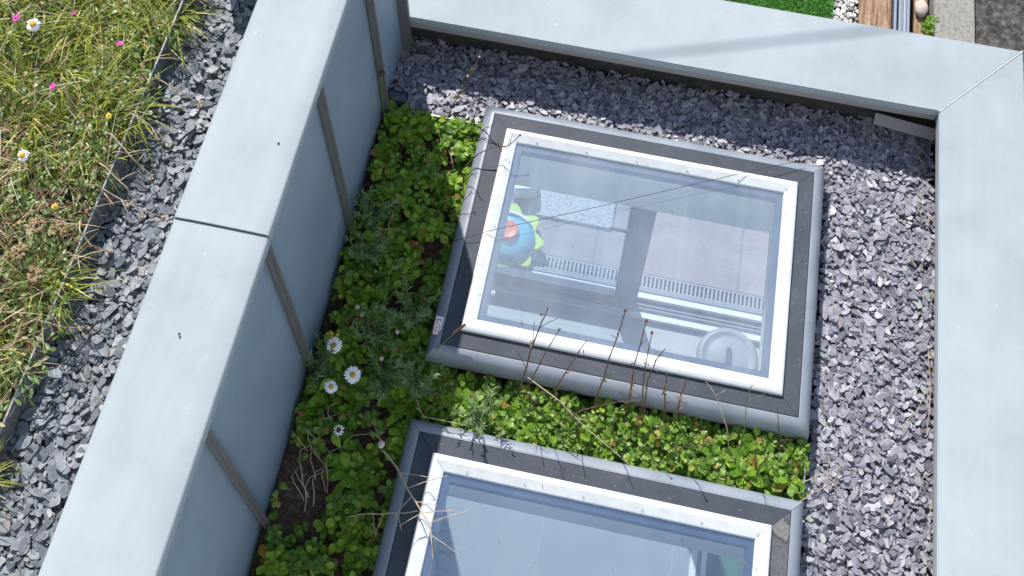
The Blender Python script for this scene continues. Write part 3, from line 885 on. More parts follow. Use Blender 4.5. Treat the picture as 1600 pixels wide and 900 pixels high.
ZB = .868
P = layers(-.742, -.53, -1.3, 1.04, [(.0145, ZB), (.015, ZB + .006), (.017, ZB + .012), (.023, ZB + .018)])
P[:, 2] = heave(P); k = len(P)
size = np.clip(rng.lognormal(math.log(.0094), .35, k), .004, .022)
o = link('slate_gravel', chips_mesh('slate_gravel_strip', P, size, rng.uniform(1.05, 1.75, k), rng.uniform(.0018, .004, k), .17, SLATE2))
tag(o, 'blue grey slate chippings between meadow edging and tall parapet', 'gravel', kind='stuff')
struct(box('meadow_roof', DARKW, -2.49, XL0 + .0295, -2.49, 1.048, -2.7, ZB - .006))
tag(box('shadow_upstand', ZWALL, -.745, -.56, .78, .86, ZB - .005, ZB + .34, bev=.004), 'unseen zinc upstand added to shade the far end of the slate strip', 'upstand')  # out of view, put here only for its shadow on the chippings

# edging strips
t = thing('metal_edging', 'dull grey metal edging strip holding back the flowering meadow', 'edging')
box('strip', EDGE2, -.7475, -.7450, -2.4, 1.045, ZB - .004, .958, t)
bm = bmesh.new(); tube(bm, [(-.7463, -2.4, .959), (-.7463, 1.045, .959)], .0027)
bm_obj('rolled_edge', bm, EDGE, t)
tag(box('metal_edging', EDGE, -.314, .0, .7885, .791, -.01, .045), 'thin bright metal edging between plants and slate at tall parapet', 'edging')
tag(box('metal_edging', EDGE, 1.1005, 1.103, -.165, .02, -.01, .055), 'thin bright metal edging closing bed between the two skylights', 'edging')
# pipe, flashing strip
t = thing('drain_pipe', 'short dark drain pipe poking out of the tall parapet over the slate', 'pipe')
bm = bmesh.new()
seg = 20
for r0, r1 in ((.024, .020),):
    A = []
    for x in (XW - .003, XW + .068):
        A.append([[bm.verts.new((x, .832 + rr * math.cos(2 * math.pi * k / seg), .04 + rr * math.sin(2 * math.pi * k / seg))) for k in range(seg)] for rr in (r0, r1)])
    for k in range(seg):
        k2 = (k + 1) % seg
        bm.faces.new((A[0][0][k], A[0][0][k2], A[1][0][k2], A[1][0][k]))
        bm.faces.new((A[0][1][k], A[1][1][k], A[1][1][k2], A[0][1][k2]))
        bm.faces.new((A[1][0][k], A[1][0][k2], A[1][1][k2], A[1][1][k]))
bm_obj('pipe_body', bm, PIPE, t, True)
bm = bmesh.new(); add_box(bm, 0, .20, -.019, .019, 0, .004, .001); add_box(bm, 0, .20, .0155, .019, .0045, .012, .001)
add_box(bm, .03, .085, -.001, .001, .0042, .0046); add_box(bm, .115, .165, -.001, .001, .0042, .0046)
o = bm_obj('flashing_strip', bm, STRIP, loc=(1.252, 1.062, .062)); o.rotation_euler = (rad(28), rad(2), rad(-5))
tag(o, 'loose grey flashing strip on the slate in the far right corner', 'flashing')

# ------------------------------------------------------------------ planting bed foliage
def bed_pts(nr):
    out = []
    while len(out) < nr:
        if random.random() < .70:
            x = random.uniform(XW + .012, .012); y = random.uniform(-1.3, .785)
        else:
            x = random.uniform(0, 1.095); y = random.uniform(-.158, -.012)
        bare = math.exp(-(((x + .245) / .095) ** 2 + ((y + .40) / .13) ** 2))
        bare = max(bare, .75 * math.exp(-(((x + .30) / .035) ** 2 + ((y - .34) / .05) ** 2)), .5 * math.exp(-(((x - .8) / .12) ** 2 + ((y + .05) / .05) ** 2)))
        if random.random() < 1.7 * bare: continue
        out.append((x, y))
    return out
def rosettes(cs, lo, hi, n0, n1, hmax, wratio=(.5, .7)):
    P, az, pt, Ls, Ws, cv = [], [], [], [], [], []
    for x, y in cs:
        sc = random.uniform(lo, hi); n = random.randint(n0, n1); a0 = random.uniform(0, 6.28)
        h = random.uniform(0, hmax)
        for i in range(n):
            lv = i / n
            P.append((x, y, .01 + h + .012 * lv)); az.append(a0 + i * 2.4 + random.gauss(0, .2))
            pt.append(.35 + .75 * lv + random.gauss(0, .15)); L = sc * random.uniform(.75, 1.15) * (1 - .35 * lv)
            Ls.append(L); Ws.append(L * random.uniform(*wratio)); cv.append(random.uniform(.5, 1.4))
    P = np.array(P); az = np.array(az); Ls = np.array(Ls)
    ex = P[:, 0] + np.cos(az) * Ls; ey = P[:, 1] + np.sin(az) * Ls
    bad = ((ex + .25) / .06) ** 2 + ((ey + .40) / .085) ** 2 < 1
    bad |= (ex < XW + .006) | (ey > .80) | ((ex > .02) & ((ey > .02) | (ey < -.19)) ) | (ex > 1.13)
    kk = ~bad
    return [P[kk], az[kk], np.array(pt)[kk], Ls[kk], np.array(Ws)[kk], np.array(cv)[kk]]
big = [np.concatenate(q) for q in zip(rosettes(bed_pts(330), .030, .050, 7, 11, .05), rosettes(bed_pts(90), .045, .068, 6, 9, .07, (.40, .55)), rosettes(bed_pts(330), .020, .034, 6, 10, .04, (.55, .85)))]
A = big
k = len(A[0])
o = link('ground_cover', leaf_mesh('ground_cover', *A, rng.normal(0, .25, k), LEAF))
tag(o, 'dense green rounded leaves covering the planting bed', 'ground cover', kind='stuff')
small = rosettes([(random.uniform(.02, 1.095), random.uniform(-.162, -.008)) for _ in range(430)] + [(random.uniform(-.06, .02), random.uniform(-.15, .0)) for _ in range(20)] + [(random.uniform(XW + .02, .0), random.uniform(-.9, .78)) for _ in range(160)], .022, .036, 7, 12, .06, (.5, .75))
k = len(small[0])
LEAF2 = island_mat('small_bed_leaf', [(0, (.07, .14, .018)), (.35, (.12, .22, .028)), (.7, (.17, .29, .04)), (.9, (.24, .34, .06)), (.96, (.34, .32, .07)), (1, (.26, .12, .05))], .42, .35, .28, noise=70.0, bumpy=.3)
o = link('ground_cover', leaf_mesh('ground_cover_small', *small, rng.normal(0, .3, k), LEAF2))
tag(o, 'small bright green leaves packed between the two skylights', 'ground cover', kind='stuff')
# straw litter on the bare soil
bm = bmesh.new()
for i in range(22):
    x = random.gauss(-.23, .055); y = random.gauss(-.42, .11); a = random.choice([1.2, 1.5, 1.8]) + random.gauss(0, .5)
    if x < XW + .03: continue
    L = random.uniform(.05, .13); z = .03
    pts = [(x + math.cos(a + .5 * math.sin(q * 3)) * L * q, y + math.sin(a) * L * q, z + .045 * math.sin(math.pi * q * .8)) for q in (0, .25, .5, .75, 1)]
    if any(p[0] < XW + .005 or p[0] > -.01 for p in pts): continue
    tube(bm, pts, .0016, .0009, 5)
for i in range(16):
    x = random.uniform(-.30, -.02); y = random.uniform(-.1, .75); a = random.uniform(0, 6.28); L = random.uniform(.05, .11)
    pts = [(x + math.cos(a) * L * q, y + math.sin(a) * L * q, .05 + .03 * math.sin(math.pi * q)) for q in (0, .3, .6, 1)]
    if any(p[0] < XW + .01 or p[0] > -.01 for p in pts): continue
    tube(bm, pts, .0013, .0009, 5)
tag(bm_obj('straw_litter', bm, STEMP), 'loose pale straw scattered over the bare soil and plants', 'straw', kind='stuff')

# feathery plants
def feathery(x, y, label, r=.06, n=9):
    t = thing('feathery_plant', label, 'plant', (x, y, .01), 'feathery plants in the planting bed')
    bm = bmesh.new(); Ps, az, pt, L = [], [], [], []
    for i in range(n):
        a = 2 * math.pi * i / n + random.gauss(0, .3); rr = r * random.uniform(.5, 1.0); hh = random.uniform(.09, .165)
        pts = [Vector((math.cos(a) * rr * q ** 1.3, math.sin(a) * rr * q ** 1.3, hh * q)) for q in (0, .25, .5, .75, 1)]
        tube(bm, pts, .0014, .0008, 5)
        for j in range(38):
            q = .25 + .75 * j / 25; kx = q * 4; i0 = min(3, int(kx)); p = pts[i0].lerp(pts[i0 + 1], kx - i0)
            Ps.append(p); az.append(random.uniform(0, 6.28)); pt.append(random.uniform(.1, 1.1)); L.append(random.uniform(.018, .036) * (1.15 - .4 * q))
    bm_obj('stem', bm, STEMG, t)
    k = len(Ps)
    V, Q = blade_arrays(np.array([tuple(p) for p in Ps]), np.array(az), np.array(pt), np.array(L), np.full(k, .0040), rng.uniform(.1, .8, k))
    link('foliage', np_mesh('foliage', V, quads=Q, m=FEATH), None, t)
for x, y, lb, rr in ((-.15, .045, 'grey green feathery plant in mid bed right of the brown plantain head', .065), (-.07, .115, 'grey green feathery plant touching the far skylight near its sticker', .07),
                  (-.09, -.085, 'grey green feathery plant right of the daisy trio', .06), (.0, -.075, 'small silvery feathery plant at the near end of the far skylight corner', .04),
                  (.19, -.125, 'sunlit pale feathery plant leaning on near skylight top rim', .05), (-.292, -.085, 'feathery plant rosette beside the second seam from the bottom', .05),
                  (-.262, .40, 'feathery plant high in the bed by the tall parapet', .055), (-.235, .27, 'feathery plant below the third seam with drooping shoots', .06)):
    feathery(x, y, lb, rr)
# two plants with large leaves
for x, y, lb in ((-.03, -.115, 'broad leaved plant with long dock-like leaves near the skylight corners'), (-.13, -.33, 'spoon leaved rosette beside the bare soil patch')):
    n = 13
    me = leaf_mesh('leafy_rosette', np.tile(np.array([[x, y, .04]]), (n, 1)), np.arange(n) * 2.4 + 1, np.linspace(.25, 1.2, n), rng.uniform(.06, .09, n), rng.uniform(.022, .032, n), rng.uniform(.4, 1.2, n), rng.normal(0, .2, n), LEAF, prof=(.12, .35, .7, 1, .95, .6, .1))
    tag(link('leafy_rosette', me), lb, 'plant')

# ------------------------------------------------------------------ flowers
def petals_mesh(npet, rin, rout, wid, droop, m, notch=False):
    bm = bmesh.new()
    for i in range(npet):
        a = 2 * math.pi * i / npet + random.gauss(0, .05); ro = rout * random.uniform(.92, 1.05); dz = random.gauss(-droop, droop * .5)
        d = Vector((math.cos(a), math.sin(a), 0)); s = Vector((-d.y, d.x, 0))
        rows = []
        for q, wq in ((0, .45), (.35, .9), (.7, 1.0), (.92, .75), (1, .35)):
            c0 = d * (rin + (ro - rin) * q) + Vector((0, 0, .0015 + dz * q * q))
            rows.append([bm.verts.new(c0 - s * wid * wq / 2), bm.verts.new(c0 + s * wid * wq / 2)])
        for r0, r1 in zip(rows, rows[1:]):
            bm.faces.new((r0[0], r0[1], r1[1], r1[0]))
    return bm
def flower(name, label, cat, p, zb, rr, npet, wid, pm, dm, discr, tilt=(0, 0), group=None, droop=.003, base=None):
    bx, by = base or (p[0] + random.gauss(0, .012), p[1] - abs(random.gauss(.02, .01)))
    t = thing(name, label, cat, (bx, by, zb), group)
    bm = bmesh.new()
    top = Vector((p[0] - bx, p[1] - by, p[2] - zb))
    tube(bm, [(0, 0, 0), tuple(top * .45 + Vector((.006, .004, 0))), tuple(top * .8 + Vector((.003, 0, 0))), tuple(top)], .0017, .0014, 6)
    bm_obj('stem', bm, STEMG, t)
    o = bm_obj('petals', petals_mesh(npet, discr * .6, rr, wid, droop, pm), pm, t, loc=top); o.rotation_euler = (*tilt, random.uniform(0, 1))
    bm = bmesh.new(); lathe(bm, [(discr, 0), (discr * .95, discr * .35), (discr * .6, discr * .6), (0, discr * .65)], 16)
    o = bm_obj('disc', bm, dm, t, True, loc=top + Vector((0, 0, .001))); o.rotation_euler = (*tilt, 0)
GD = 'daisies in the planting bed'
flower('daisy', 'white daisy nearest the yellow flower cluster by the tall parapet', 'daisy', (-.252, -.036, .165), .01, .0225, 20, .0062, PETAL, DISC, .0075, (.15, -.2), GD)
flower('daisy', 'largest white daisy, the one furthest from the tall parapet', 'daisy', (-.179, -.104, .16), .01, .024, 22, .006, PETAL, DISC, .0082, (.2, .05), GD)
flower('daisy', 'small white daisy below the other two open ones', 'daisy', (-.231, -.145, .15), .01, .0185, 18, .0055, PETAL, DISC, .007, (.1, .2), GD)
flower('daisy', 'withered daisy with few short petals above the bare soil', 'daisy', (-.182, -.247, .125), .01, .0155, 10, .0045, PETAL, BROWN, .007, (.2, -.1), GD)
flower('daisy', 'white daisy between two pink flowers in the meadow corner', 'daisy', (-1.069, .345, 1.02), .9, .0175, 20, .006, PETAL, DISC, .0085, (.1, .1), 'meadow daisies', .006)
flower('daisy', 'white daisy alone at the left edge of the meadow', 'daisy', (-.941, -.003, 1.02), .9, .0145, 16, .006, PETAL, DISC, .0075, (.25, -.3), 'meadow daisies', .007)
for p, lb, s_ in (((-1.12, .354, 1.02), 'bright magenta flower left of the meadow daisy', 1.1), ((-.98, .398, 1.02), 'pink flower at the top edge right of the meadow daisy', 1.0),
              ((-.832, .336, 1.02), 'pink star flower in the green grass nearest the metal edging', 1.0), ((-.947, .186, 1.02), 'pink flower lowest in the meadow', .95)):
    flower('meadow_pink', lb, 'flower', p, .9, .0098 * s_, 5, .0072, PINK, PINK, .003, (random.gauss(0, .3), random.gauss(0, .3)), 'pink flowers in the meadow', .001)
for p, lb in (((-.785, .142, 1.01), 'small yellow flower in the meadow near the edging'), ((-.817, -.106, 1.01), 'small orange yellow flower above the tan seed heads')):
    flower('yellow_flower', lb, 'flower', p, .9, .0075, 6, .0055, YEL, DISC, .004, (.2, .2), None, .002)
t = thing('yellow_flower', 'cluster of small yellow flowers touching the first daisy', 'flower', (-.274, -.012, .035))
bm = bmesh.new(); bs = bmesh.new()
for i in range(9):
    p = (random.gauss(0, .009), random.gauss(0, .009), .11 + random.gauss(0, .008))
    q = bmesh.ops.create_icosphere(bm, subdivisions=1, radius=.0055); bmesh.ops.translate(bm, verts=q['verts'], vec=p)
    tube(bs, [(0, 0, 0), (p[0] * .4, p[1] * .4, .07), p], .0011, .0008, 5)
bm_obj('blossom', bm, YEL, t); bm_obj('stem', bs, STEMG, t)
buds = [((-.225, .098, .12), 'pair-topping pale pink bud nearest the tall parapet'), ((-.206, .079, .12), 'pale pink bud just below the highest bud'), ((-.125, .075, .12), 'tan clover head in the feathery leaves'),
        ((-.093, .050, .12), 'cream bud below the far skylight sticker, lower of two'), ((-.066, .075, .12), 'tan clover head closest to the far skylight sticker'), ((-.117, -.033, .12), 'cream bud in the middle of the bed'), ((-.037, -.081, .11), 'small white bud near the far skylight corner')]
for i, (p, lb) in enumerate(buds):
    t = thing('flower_bud', lb, 'bud', (p[0], p[1] - .02, .01), 'closed flower heads in the bed')
    bm = bmesh.new(); tube(bm, [(0, 0, 0), (.003, .008, .06), (0, .02, p[2] - .01)], .0012, .001, 5); bm_obj('stem', bm, STEMG, t)
    bm = bmesh.new(); bmesh.ops.create_icosphere(bm, subdivisions=2, radius=.0065)
    for v in bm.verts: v.co += v.co.normalized() * random.uniform(-.0012, .0012)
    bm_obj('head', bm, UMB if i in (2, 4) else BUD, t, loc=(0, .02, p[2] - .008))
# plantain
t = thing('plantain', 'plantain with long green stem leaning over the far skylight corner', 'plantain', (-.036, -.039, .03))
bm = bmesh.new(); tube(bm, [(0, 0, 0), (.03, .03, .055), (.07, .065, .10), (.112, .102, .145)], .0018, .0015, 6); bm_obj('stem', bm, STEMG, t)
bm = bmesh.new(); tube(bm, [(.110, .100, .143), (.116, .106, .149), (.126, .114, .157), (.136, .122, .166), (.139, .125, .168)], .0045, .0035, 8); bm_obj('seed_head', bm, BROWN, t)
t = thing('plantain', 'plantain with upright brown head amid the grey green plants', 'plantain', (-.19, .03, .01))
bm = bmesh.new(); tube(bm, [(0, 0, 0), (.005, .005, .08), (.012, .01, .15)], .0015); bm_obj('stem', bm, STEMG, t)
bm = bmesh.new(); tube(bm, [(.012, .01, .148), (.013, .012, .155), (.015, .017, .166), (.016, .02, .172)], .0045, .003, 8); bm_obj('seed_head', bm, BROWN, t)

# ------------------------------------------------------------------ dead stems
def stem(name, label, pts, r0=.0022, r1=.0012, m=STEMM, twigs=(), head=None, leaves=0, cat='dead stem', group='dead stems in the bed'):
    P = [Vector(p) for p in pts]
    b0 = P[0].copy()
    t = thing(name, label, cat, b0, group)
    bm = bmesh.new()
    Q = [p - b0 for p in P]
    if len(Q) == 2:
        d = Q[1] - Q[0]; k1 = Vector((random.gauss(0, .05), random.gauss(0, .05), 0)) * d.length
        Q = [Q[0], Q[0].lerp(Q[1], .3) + k1, Q[0].lerp(Q[1], .6) + k1 * .6, Q[0].lerp(Q[1], .85) - k1 * .1, Q[1]]
    R = []
    for a, c_ in zip(Q, Q[1:]):
        for q in (0, .5):
            R.append(a.lerp(c_, q) + Vector((random.gauss(0, .0012), random.gauss(0, .0012), 0)))
    R.append(Q[-1])
    tube(bm, R, r0, r1, 6)
    bm_obj('stalk', bm, m, t)
    def at(f):
        x = f * (len(R) - 1); i = min(len(R) - 2, int(x)); return R[i].lerp(R[i + 1], x - i)
    if not twigs and group and cat == 'dead stem':
        twigs = [(random.uniform(.4, .85), (random.gauss(0, .016), random.gauss(0, .01), random.uniform(.008, .03))) for _ in range(random.randint(2, 4))]
    for f, v in twigs:
        a = at(f); v = Vector(v); bm = bmesh.new()
        tube(bm, [a, a + v * .5 + Vector((0, 0, v.length * .08)), a + v], r1 * .9, r1 * .6, 5)
        bm_obj('twig', bm, m, t)
    if head:
        hm, hr = head
        bm = bmesh.new(); bmesh.ops.create_icosphere(bm, subdivisions=2, radius=hr)
        for v in bm.verts: v.co.z *= .7; v.co += v.co.normalized() * random.uniform(-.15, .15) * hr
        bm_obj('seed_head', bm, hm, t, loc=R[-1])
    if leaves:
        k = leaves
        pp = np.array([tuple(at(random.uniform(.15, .9))) for _ in range(k)])
        me = leaf_mesh('foliage', pp, rng.uniform(0, 6.28, k), rng.uniform(-.5, .8, k), rng.uniform(.012, .024, k), rng.uniform(.005, .009, k), rng.uniform(.5, 2.5, k), rng.normal(0, .6, k), DRYLEAF)
        link('foliage', me, None, t)
    return t
DRYLEAF = island_mat('dry_leaf', [(0, (.14, .075, .045)), (.5, (.24, .16, .08)), (1, (.30, .28, .11))], .6, .3, .2)
stem('dead_stem', 'tall forked brown stem leftmost along the far skylight bottom rim', [(0.285, -0.05, 0.05), (0.29, -0.02, 0.14), (0.305, 0.03, 0.26), (0.32, 0.08, 0.36), (0.333, 0.101, 0.42)], .0028, .0014, twigs=((.55, (.0, .01, .16)), (.7, (.045, .01, .07)), (.35, (-.03, .0, .14))), leaves=5)
stem('dead_stem', 'thin brown stem slanting over the white frame beside the forked stem', [(0.3, -0.045, 0.05), (0.315, -0.012, 0.145), (0.345, 0.04, 0.25), (0.371, 0.079, 0.33)], head=(BROWN, .004))
stem('dead_stem', 'short leafy brown stem third along the far skylight bottom rim', [(0.38, -0.04, 0.05), (0.39, -0.012, 0.14), (0.42, 0.04, 0.21), (0.45, 0.082, 0.28)], leaves=7, twigs=((.5, (.03, 0, .05)),))
stem('dead_stem', 'tall straight brown stem with a dark tip near mid far skylight', [(0.5, -0.04, 0.05), (0.505, -0.012, 0.14), (0.52, 0.05, 0.26), (0.539, 0.135, 0.42)], .0026, .0014, head=(BROWN, .0045), leaves=6)
stem('dead_stem', 'red brown stem with round dark tip right of the tall straight one', [(0.59, -0.04, 0.05), (0.592, -0.012, 0.14), (0.59, 0.05, 0.26), (0.599, 0.126, 0.4)], .0025, .0014, head=(BROWN, .005), leaves=9)
stem('dead_stem', 'brown stem with dark tip, lower neighbour of the red brown one', [(0.632, -0.04, 0.05), (0.63, -0.012, 0.14), (0.618, 0.05, 0.25), (0.62, 0.111, 0.36)], head=(BROWN, .0045), leaves=6)
stem('dead_stem', 'curved brown stem bending right over the white frame', [(0.64, -0.04, 0.05), (0.638, -0.012, 0.14), (0.632, 0.03, 0.22), (0.645, 0.07, 0.28), (0.664, 0.089, 0.32)], leaves=4)
stem('dead_stem', 'short upright brown stem rightmost but one on the dark band', [(0.7, -0.04, 0.05), (0.695, -0.015, 0.12), (0.685, 0.02, 0.18), (0.682, 0.056, 0.22)], .0024, .0016, leaves=6)
stem('dead_stem', 'short thick brown stem right of the other upright one', [(0.732, -0.04, 0.05), (0.73, -0.015, 0.12), (0.732, 0.02, 0.18), (0.737, 0.052, 0.24)], .0026, .0014, leaves=5)
stem('dead_stem', 'long pale stem fallen diagonally across the small leaves', [(.30, -.005, .135), (.40, -.05, .13), (.50, -.11, .115), (.62, -.17, .10)], .002, .0012, STEMP)
stem('dead_stem', 'reddish stem lying slantwise under the tall straight stem', [(.40, -.10, .08), (.47, -.06, .12), (.56, -.03, .17), (.62, -.025, .2)], .002, .0012)
stem('dead_stem', 'grey bent stem right of the short thick one', [(0.89, -0.07, 0.06), (0.87, -0.03, 0.13), (0.83, 0.03, 0.18), (0.792, 0.063, 0.2)], .0018, .0011, STEMP, twigs=((.7, (.02, .01, .03)),))
t = stem('dead_stem', 'thin branched stem with pale round seed heads near right corner', [(0.92, -0.06, 0.05), (0.918, -0.02, 0.14), (0.905, 0.02, 0.22), (0.909, 0.055, 0.28)], .0015, .001, STEMG, twigs=((.6, (-.035, .01, .1)), (.7, (.04, .01, .06))), head=(BUD, .006))
stem('dead_stem', 'thin upright stem at the right end of the middle bed', [(1.025, -0.07, 0.05), (1.02, -0.04, 0.12), (0.99, 0.029, 0.22)], .0016, .001)
stem('dead_stem', 'short stem leaning near the right end of the middle bed', [(.98, -.05, .05), (.975, -.045, .12), (.95, -.04, .19)], .0016, .001)
stem('dead_stem', 'leaning stem with yellowed leaves left of far skylight top corner', [(-0.12, 0.77, 0.05), (-0.1, 0.79, 0.13), (-0.06, 0.84, 0.24), (-0.029, 0.88, 0.32)], .002, .0012, head=(UMB, .004), leaves=16)
stem('dead_stem', 'reddish bent stem nearest the far skylight top left corner', [(-0.035, 0.765, 0.07), (-0.02, 0.79, 0.15), (-0.01, 0.82, 0.24), (0.019, 0.847, 0.32)], .0022, .0012)
stem('dead_stem', 'thin straight stem alone against the dark slate', [(-.193, .772, .05), (-.19, .778, .11), (-.188, .782, .17)], .0014, .001)
stem('dead_stem', 'long twig reaching over left rim onto the white frame of far skylight', [(-.02, .60, .10), (.02, .633, .155), (.06, .655, .175), (.11, .662, .185), (.14, .695, .21)], .0022, .0013, twigs=((.35, (.055, .035, .01)), (.6, (-.005, .02, .02)), (.62, (.012, -.02, .0)), (.75, (.003, .018, .02)), (.8, (.0, .02, .022))), head=(BROWN, .004))
for (pts, lb) in (([(-.01, .70, .08), (.02, .725, .15), (.05, .735, .16)], 'short curled stem across far skylight top left trim'),
                  ([(-.02, .55, .08), (.015, .56, .16), (.035, .545, .175)], 'thin curled stem hanging over left trim of far skylight, above the sticker'),
                  ([(-.025, .45, .08), (.01, .47, .15), (.03, .50, .17)], 'thin stem over left trim of far skylight, mid length')):
    stem('dead_stem', lb, pts, .0014, .0009)
# branch over the near skylight
BR = [(-.05, -.275, .12), (.0, -.31, .145), (.05, -.37, .165), (.10, -.415, .175), (.13, -.45, .178), (.145, -.49, .175)]
stem('dry_branch', 'pale dry branch lying across the near skylight left rim', BR, .0029, .0014, STEMP, twigs=((.25, (.10, .0, .02)), (.38, (.10, .045, .03)), (.45, (-.03, -.06, .02)), (.5, (.06, .0, .01)), (.6, (.08, .02, .01)), (.6, (-.05, -.045, .01)), (.75, (.10, .05, .015)), (.85, (.02, -.06, .0)), (.88, (.08, -.03, .0))), cat='branch', group=None)
stem('dry_branch', 'thin pale twig lying level below the dry branch on near skylight', [(-.10, -.45, .10), (-.04, -.44, .14), (.02, -.43, .15), (.085, -.41, .155)], .002, .0012, STEMP, twigs=((.4, (.02, -.05, 0)), (.55, (-.01, -.05, -.01)), (.75, (.02, -.04, .0))), cat='branch', group=None)
stem('dead_stem', 'pale arching stem crossing the near skylight top left trim', [(-.005, -.09, .10), (.01, -.13, .13), (.04, -.168, .14), (.16, -.168, .135)], .0015, .001, STEMP)
stem('dead_stem', 'short stem ending in a dried pinkish flower by near skylight left rim', [(-.10, -.20, .06), (-.075, -.235, .11), (-.055, -.262, .135)], .0016, .0013, STEMP, head=(BUD, .010))
stem('dried_flower', 'dried brown flower on a green stalk against the tall parapet seam', [(-.318, .745, .03), (-.320, .745, .16), (-.312, .742, .27), (-.306, .744, .35)], .0016, .0013, STEMG, head=(BROWN, .011), leaves=0, cat='dried flower', group=None)
for x, y, hh in ((.10, -.10, .20), (.20, -.075, .24), (.335, -.10, .27), (.43, -.085, .22), (.47, -.12, .25), (.565, -.095, .28), (.66, -.10, .22), (.75, -.115, .25), (.81, -.09, .20), (.97, -.11, .23), (1.05, -.10, .2)):
    stem('dead_stem', 'thin reddish stem standing among the small leaves between the skylights', [(x, y, .03), (x + random.gauss(0, .012), y + .01, hh * .5), (x + random.gauss(0, .02), y + .015, hh)], .0017, .0011, group='thin stems among the small leaves', head=(BROWN, .0035) if random.random() < .5 else None)
# right end, over the slate
stem('dead_stem', 'dry forked stem lying from the bed over the slate, upper one', [(1.085, -.12, .07), (1.14, -.085, .06), (1.20, -.05, .05), (1.29, -.035, .04)], .0018, .001, STEMP, twigs=((.4, (.06, -.02, 0)), (.6, (.05, .05, .01))))
stem('dead_stem', 'dry stem lying from the bed over the slate, lower one', [(1.09, -.165, .06), (1.13, -.13, .055), (1.17, -.10, .05), (1.20, -.06, .045)], .0016, .001, STEMP, twigs=((.6, (.0, .08, .02)), (.8, (.02, -.05, 0))))
stem('dead_stem', 'thin curved stalk on the slate by the right parapet, upper', [(1.44, .10, .04), (1.442, .20, .05), (1.435, .30, .06), (1.43, .36, .05)], .0014, .0009, STEMP, group=None)
stem('dead_stem', 'thin curved stalk on the slate by the right parapet, lower', [(1.36, .09, .045), (1.40, .14, .055), (1.43, .21, .06)], .0014, .0009, STEMP, group=None)
bm = bmesh.new()
for i in range(26):
    y = random.uniform(-1.3, .95); x = 1.438 + random.gauss(0, .012); a = 1.57 + random.gauss(0, .5); L = random.uniform(.03, .10)
    pts = [(min(1.452, x + math.cos(a + .4 * math.sin(q * 4)) * L * q), y + math.sin(a) * L * q, .036 + .012 * math.sin(math.pi * q)) for q in (0, .3, .6, 1)]
    tube(bm, pts, .0011, .0007, 5)
tag(bm_obj('straw_litter', bm, STEMP), 'loose dry straw blown against the right parapet', 'straw', kind='stuff')
nl = 90
lx = np.concatenate([rng.uniform(.05, 1.05, 45), rng.uniform(1.13, 1.44, 45)]); ly = np.concatenate([rng.choice([-1.0, 0], 45) + rng.uniform(.04, .80, 45), rng.uniform(-1.2, .95, 45)])
lz = np.where(lx < 1.1, .1495, .034)
inside = (lx > .13) & (lx < .97) & (lx < 1.1); lz = np.where(inside, .131, lz); lz = np.where((lx < 1.1) & ((lx < .085) | (lx > 1.015)), .132, lz)
me = leaf_mesh('leaf_litter', np.c_[lx, ly, lz], rng.uniform(0, 6.28, nl), rng.uniform(-.1, .35, nl), rng.uniform(.004, .014, nl), rng.uniform(.002, .005, nl), rng.uniform(.2, 1.8, nl), rng.normal(0, .4, nl), DRYLEAF)
tag(link('leaf_litter', me), 'tiny dry leaf scraps scattered over the slate and skylights', 'litter', kind='stuff')
# fallen leaves on the slate
for p, lb, a in (((1.428, .27, .05), 'curled orange brown leaf beside the right parapet, half way down', .4), ((1.405, .952, .045), 'orange brown leaf in the shaded slate corner', 1.2), ((1.395, .59, .048), 'pale tan leaf scrap on the sunlit slate', 2.2)):
    me = leaf_mesh('fallen_leaf', np.array([p]), np.array([a]), np.array([.3]), np.array([.036]), np.array([.017]), np.array([1.4]), np.array([.5]), DRYLEAF)
    tag(link('fallen_leaf', me), lb, 'leaf', 'fallen leaves on the slate')

# ------------------------------------------------------------------ flowering meadow roof
struct(sheet('meadow_soil', SOIL, -2.2, -.748, -1.6, 1.04, .905, .03, .006))
def mead(n, x0=-1.9, x1=-.752, y0=-1.15, y1=1.03):
    return np.c_[rng.uniform(x0, x1, n), rng.uniform(y0, y1, n)]
def clump_noise(P, s, ph):
    return np.sin(P[:, 0] * s + ph + 1.7 * np.sin(P[:, 1] * s * .7 + ph)) * np.sin(P[:, 1] * s * .9 - ph * 1.3 + 1.3 * np.sin(P[:, 0] * s * .6))
# herb leaves
P = mead(36000); k = len(P)
P3 = np.c_[P, .905 + rng.uniform(0, .075, k) + .022 * clump_noise(P, 14, 1.1)]
o = link('meadow_herbs', leaf_mesh('meadow_herbs', P3, rng.uniform(0, 6.28, k), rng.uniform(-.1, 1.1, k), rng.uniform(.010, .030, k), rng.uniform(.0045, .011, k), rng.uniform(.2, 1.5, k), rng.normal(0, .4, k), HERB))
tag(o, 'small leaved herbs low in the flowering meadow', 'herbs', kind='stuff')
# green grass, thick tufts towards the far end
C0 = mead(620); wgt = np.clip(.40 + .9 * (C0[:, 1] - .05) / .5, .16, 1) * np.clip(.75 + .5 * clump_noise(C0, 9, .4), .2, 1.2)
C0 = C0[rng.uniform(0, 1, len(C0)) < wgt]
idx = rng.integers(0, len(C0), 21000)
g = C0[idx] + rng.normal(0, .017, (21000, 2)); g[:, 0] = np.minimum(g[:, 0], -.753); k = len(g)
taz = rng.uniform(0, 6.28, len(C0))[idx]
V, Q = blade_arrays(np.c_[g, np.full(k, .91)], taz + rng.normal(0, .9, k), rng.uniform(.5, 1.45, k), rng.uniform(.05, .15, k) * (.7 + .6 * (taz / 6.28)), np.clip(rng.lognormal(math.log(.0031), .35, k), .0016, .0065), rng.uniform(.2, 1.5, k))
tag(link('meadow_grass', np_mesh('meadow_grass', V, quads=Q, m=GRASS)), 'sunlit yellow green grass of the meadow roof', 'grass', kind='stuff')
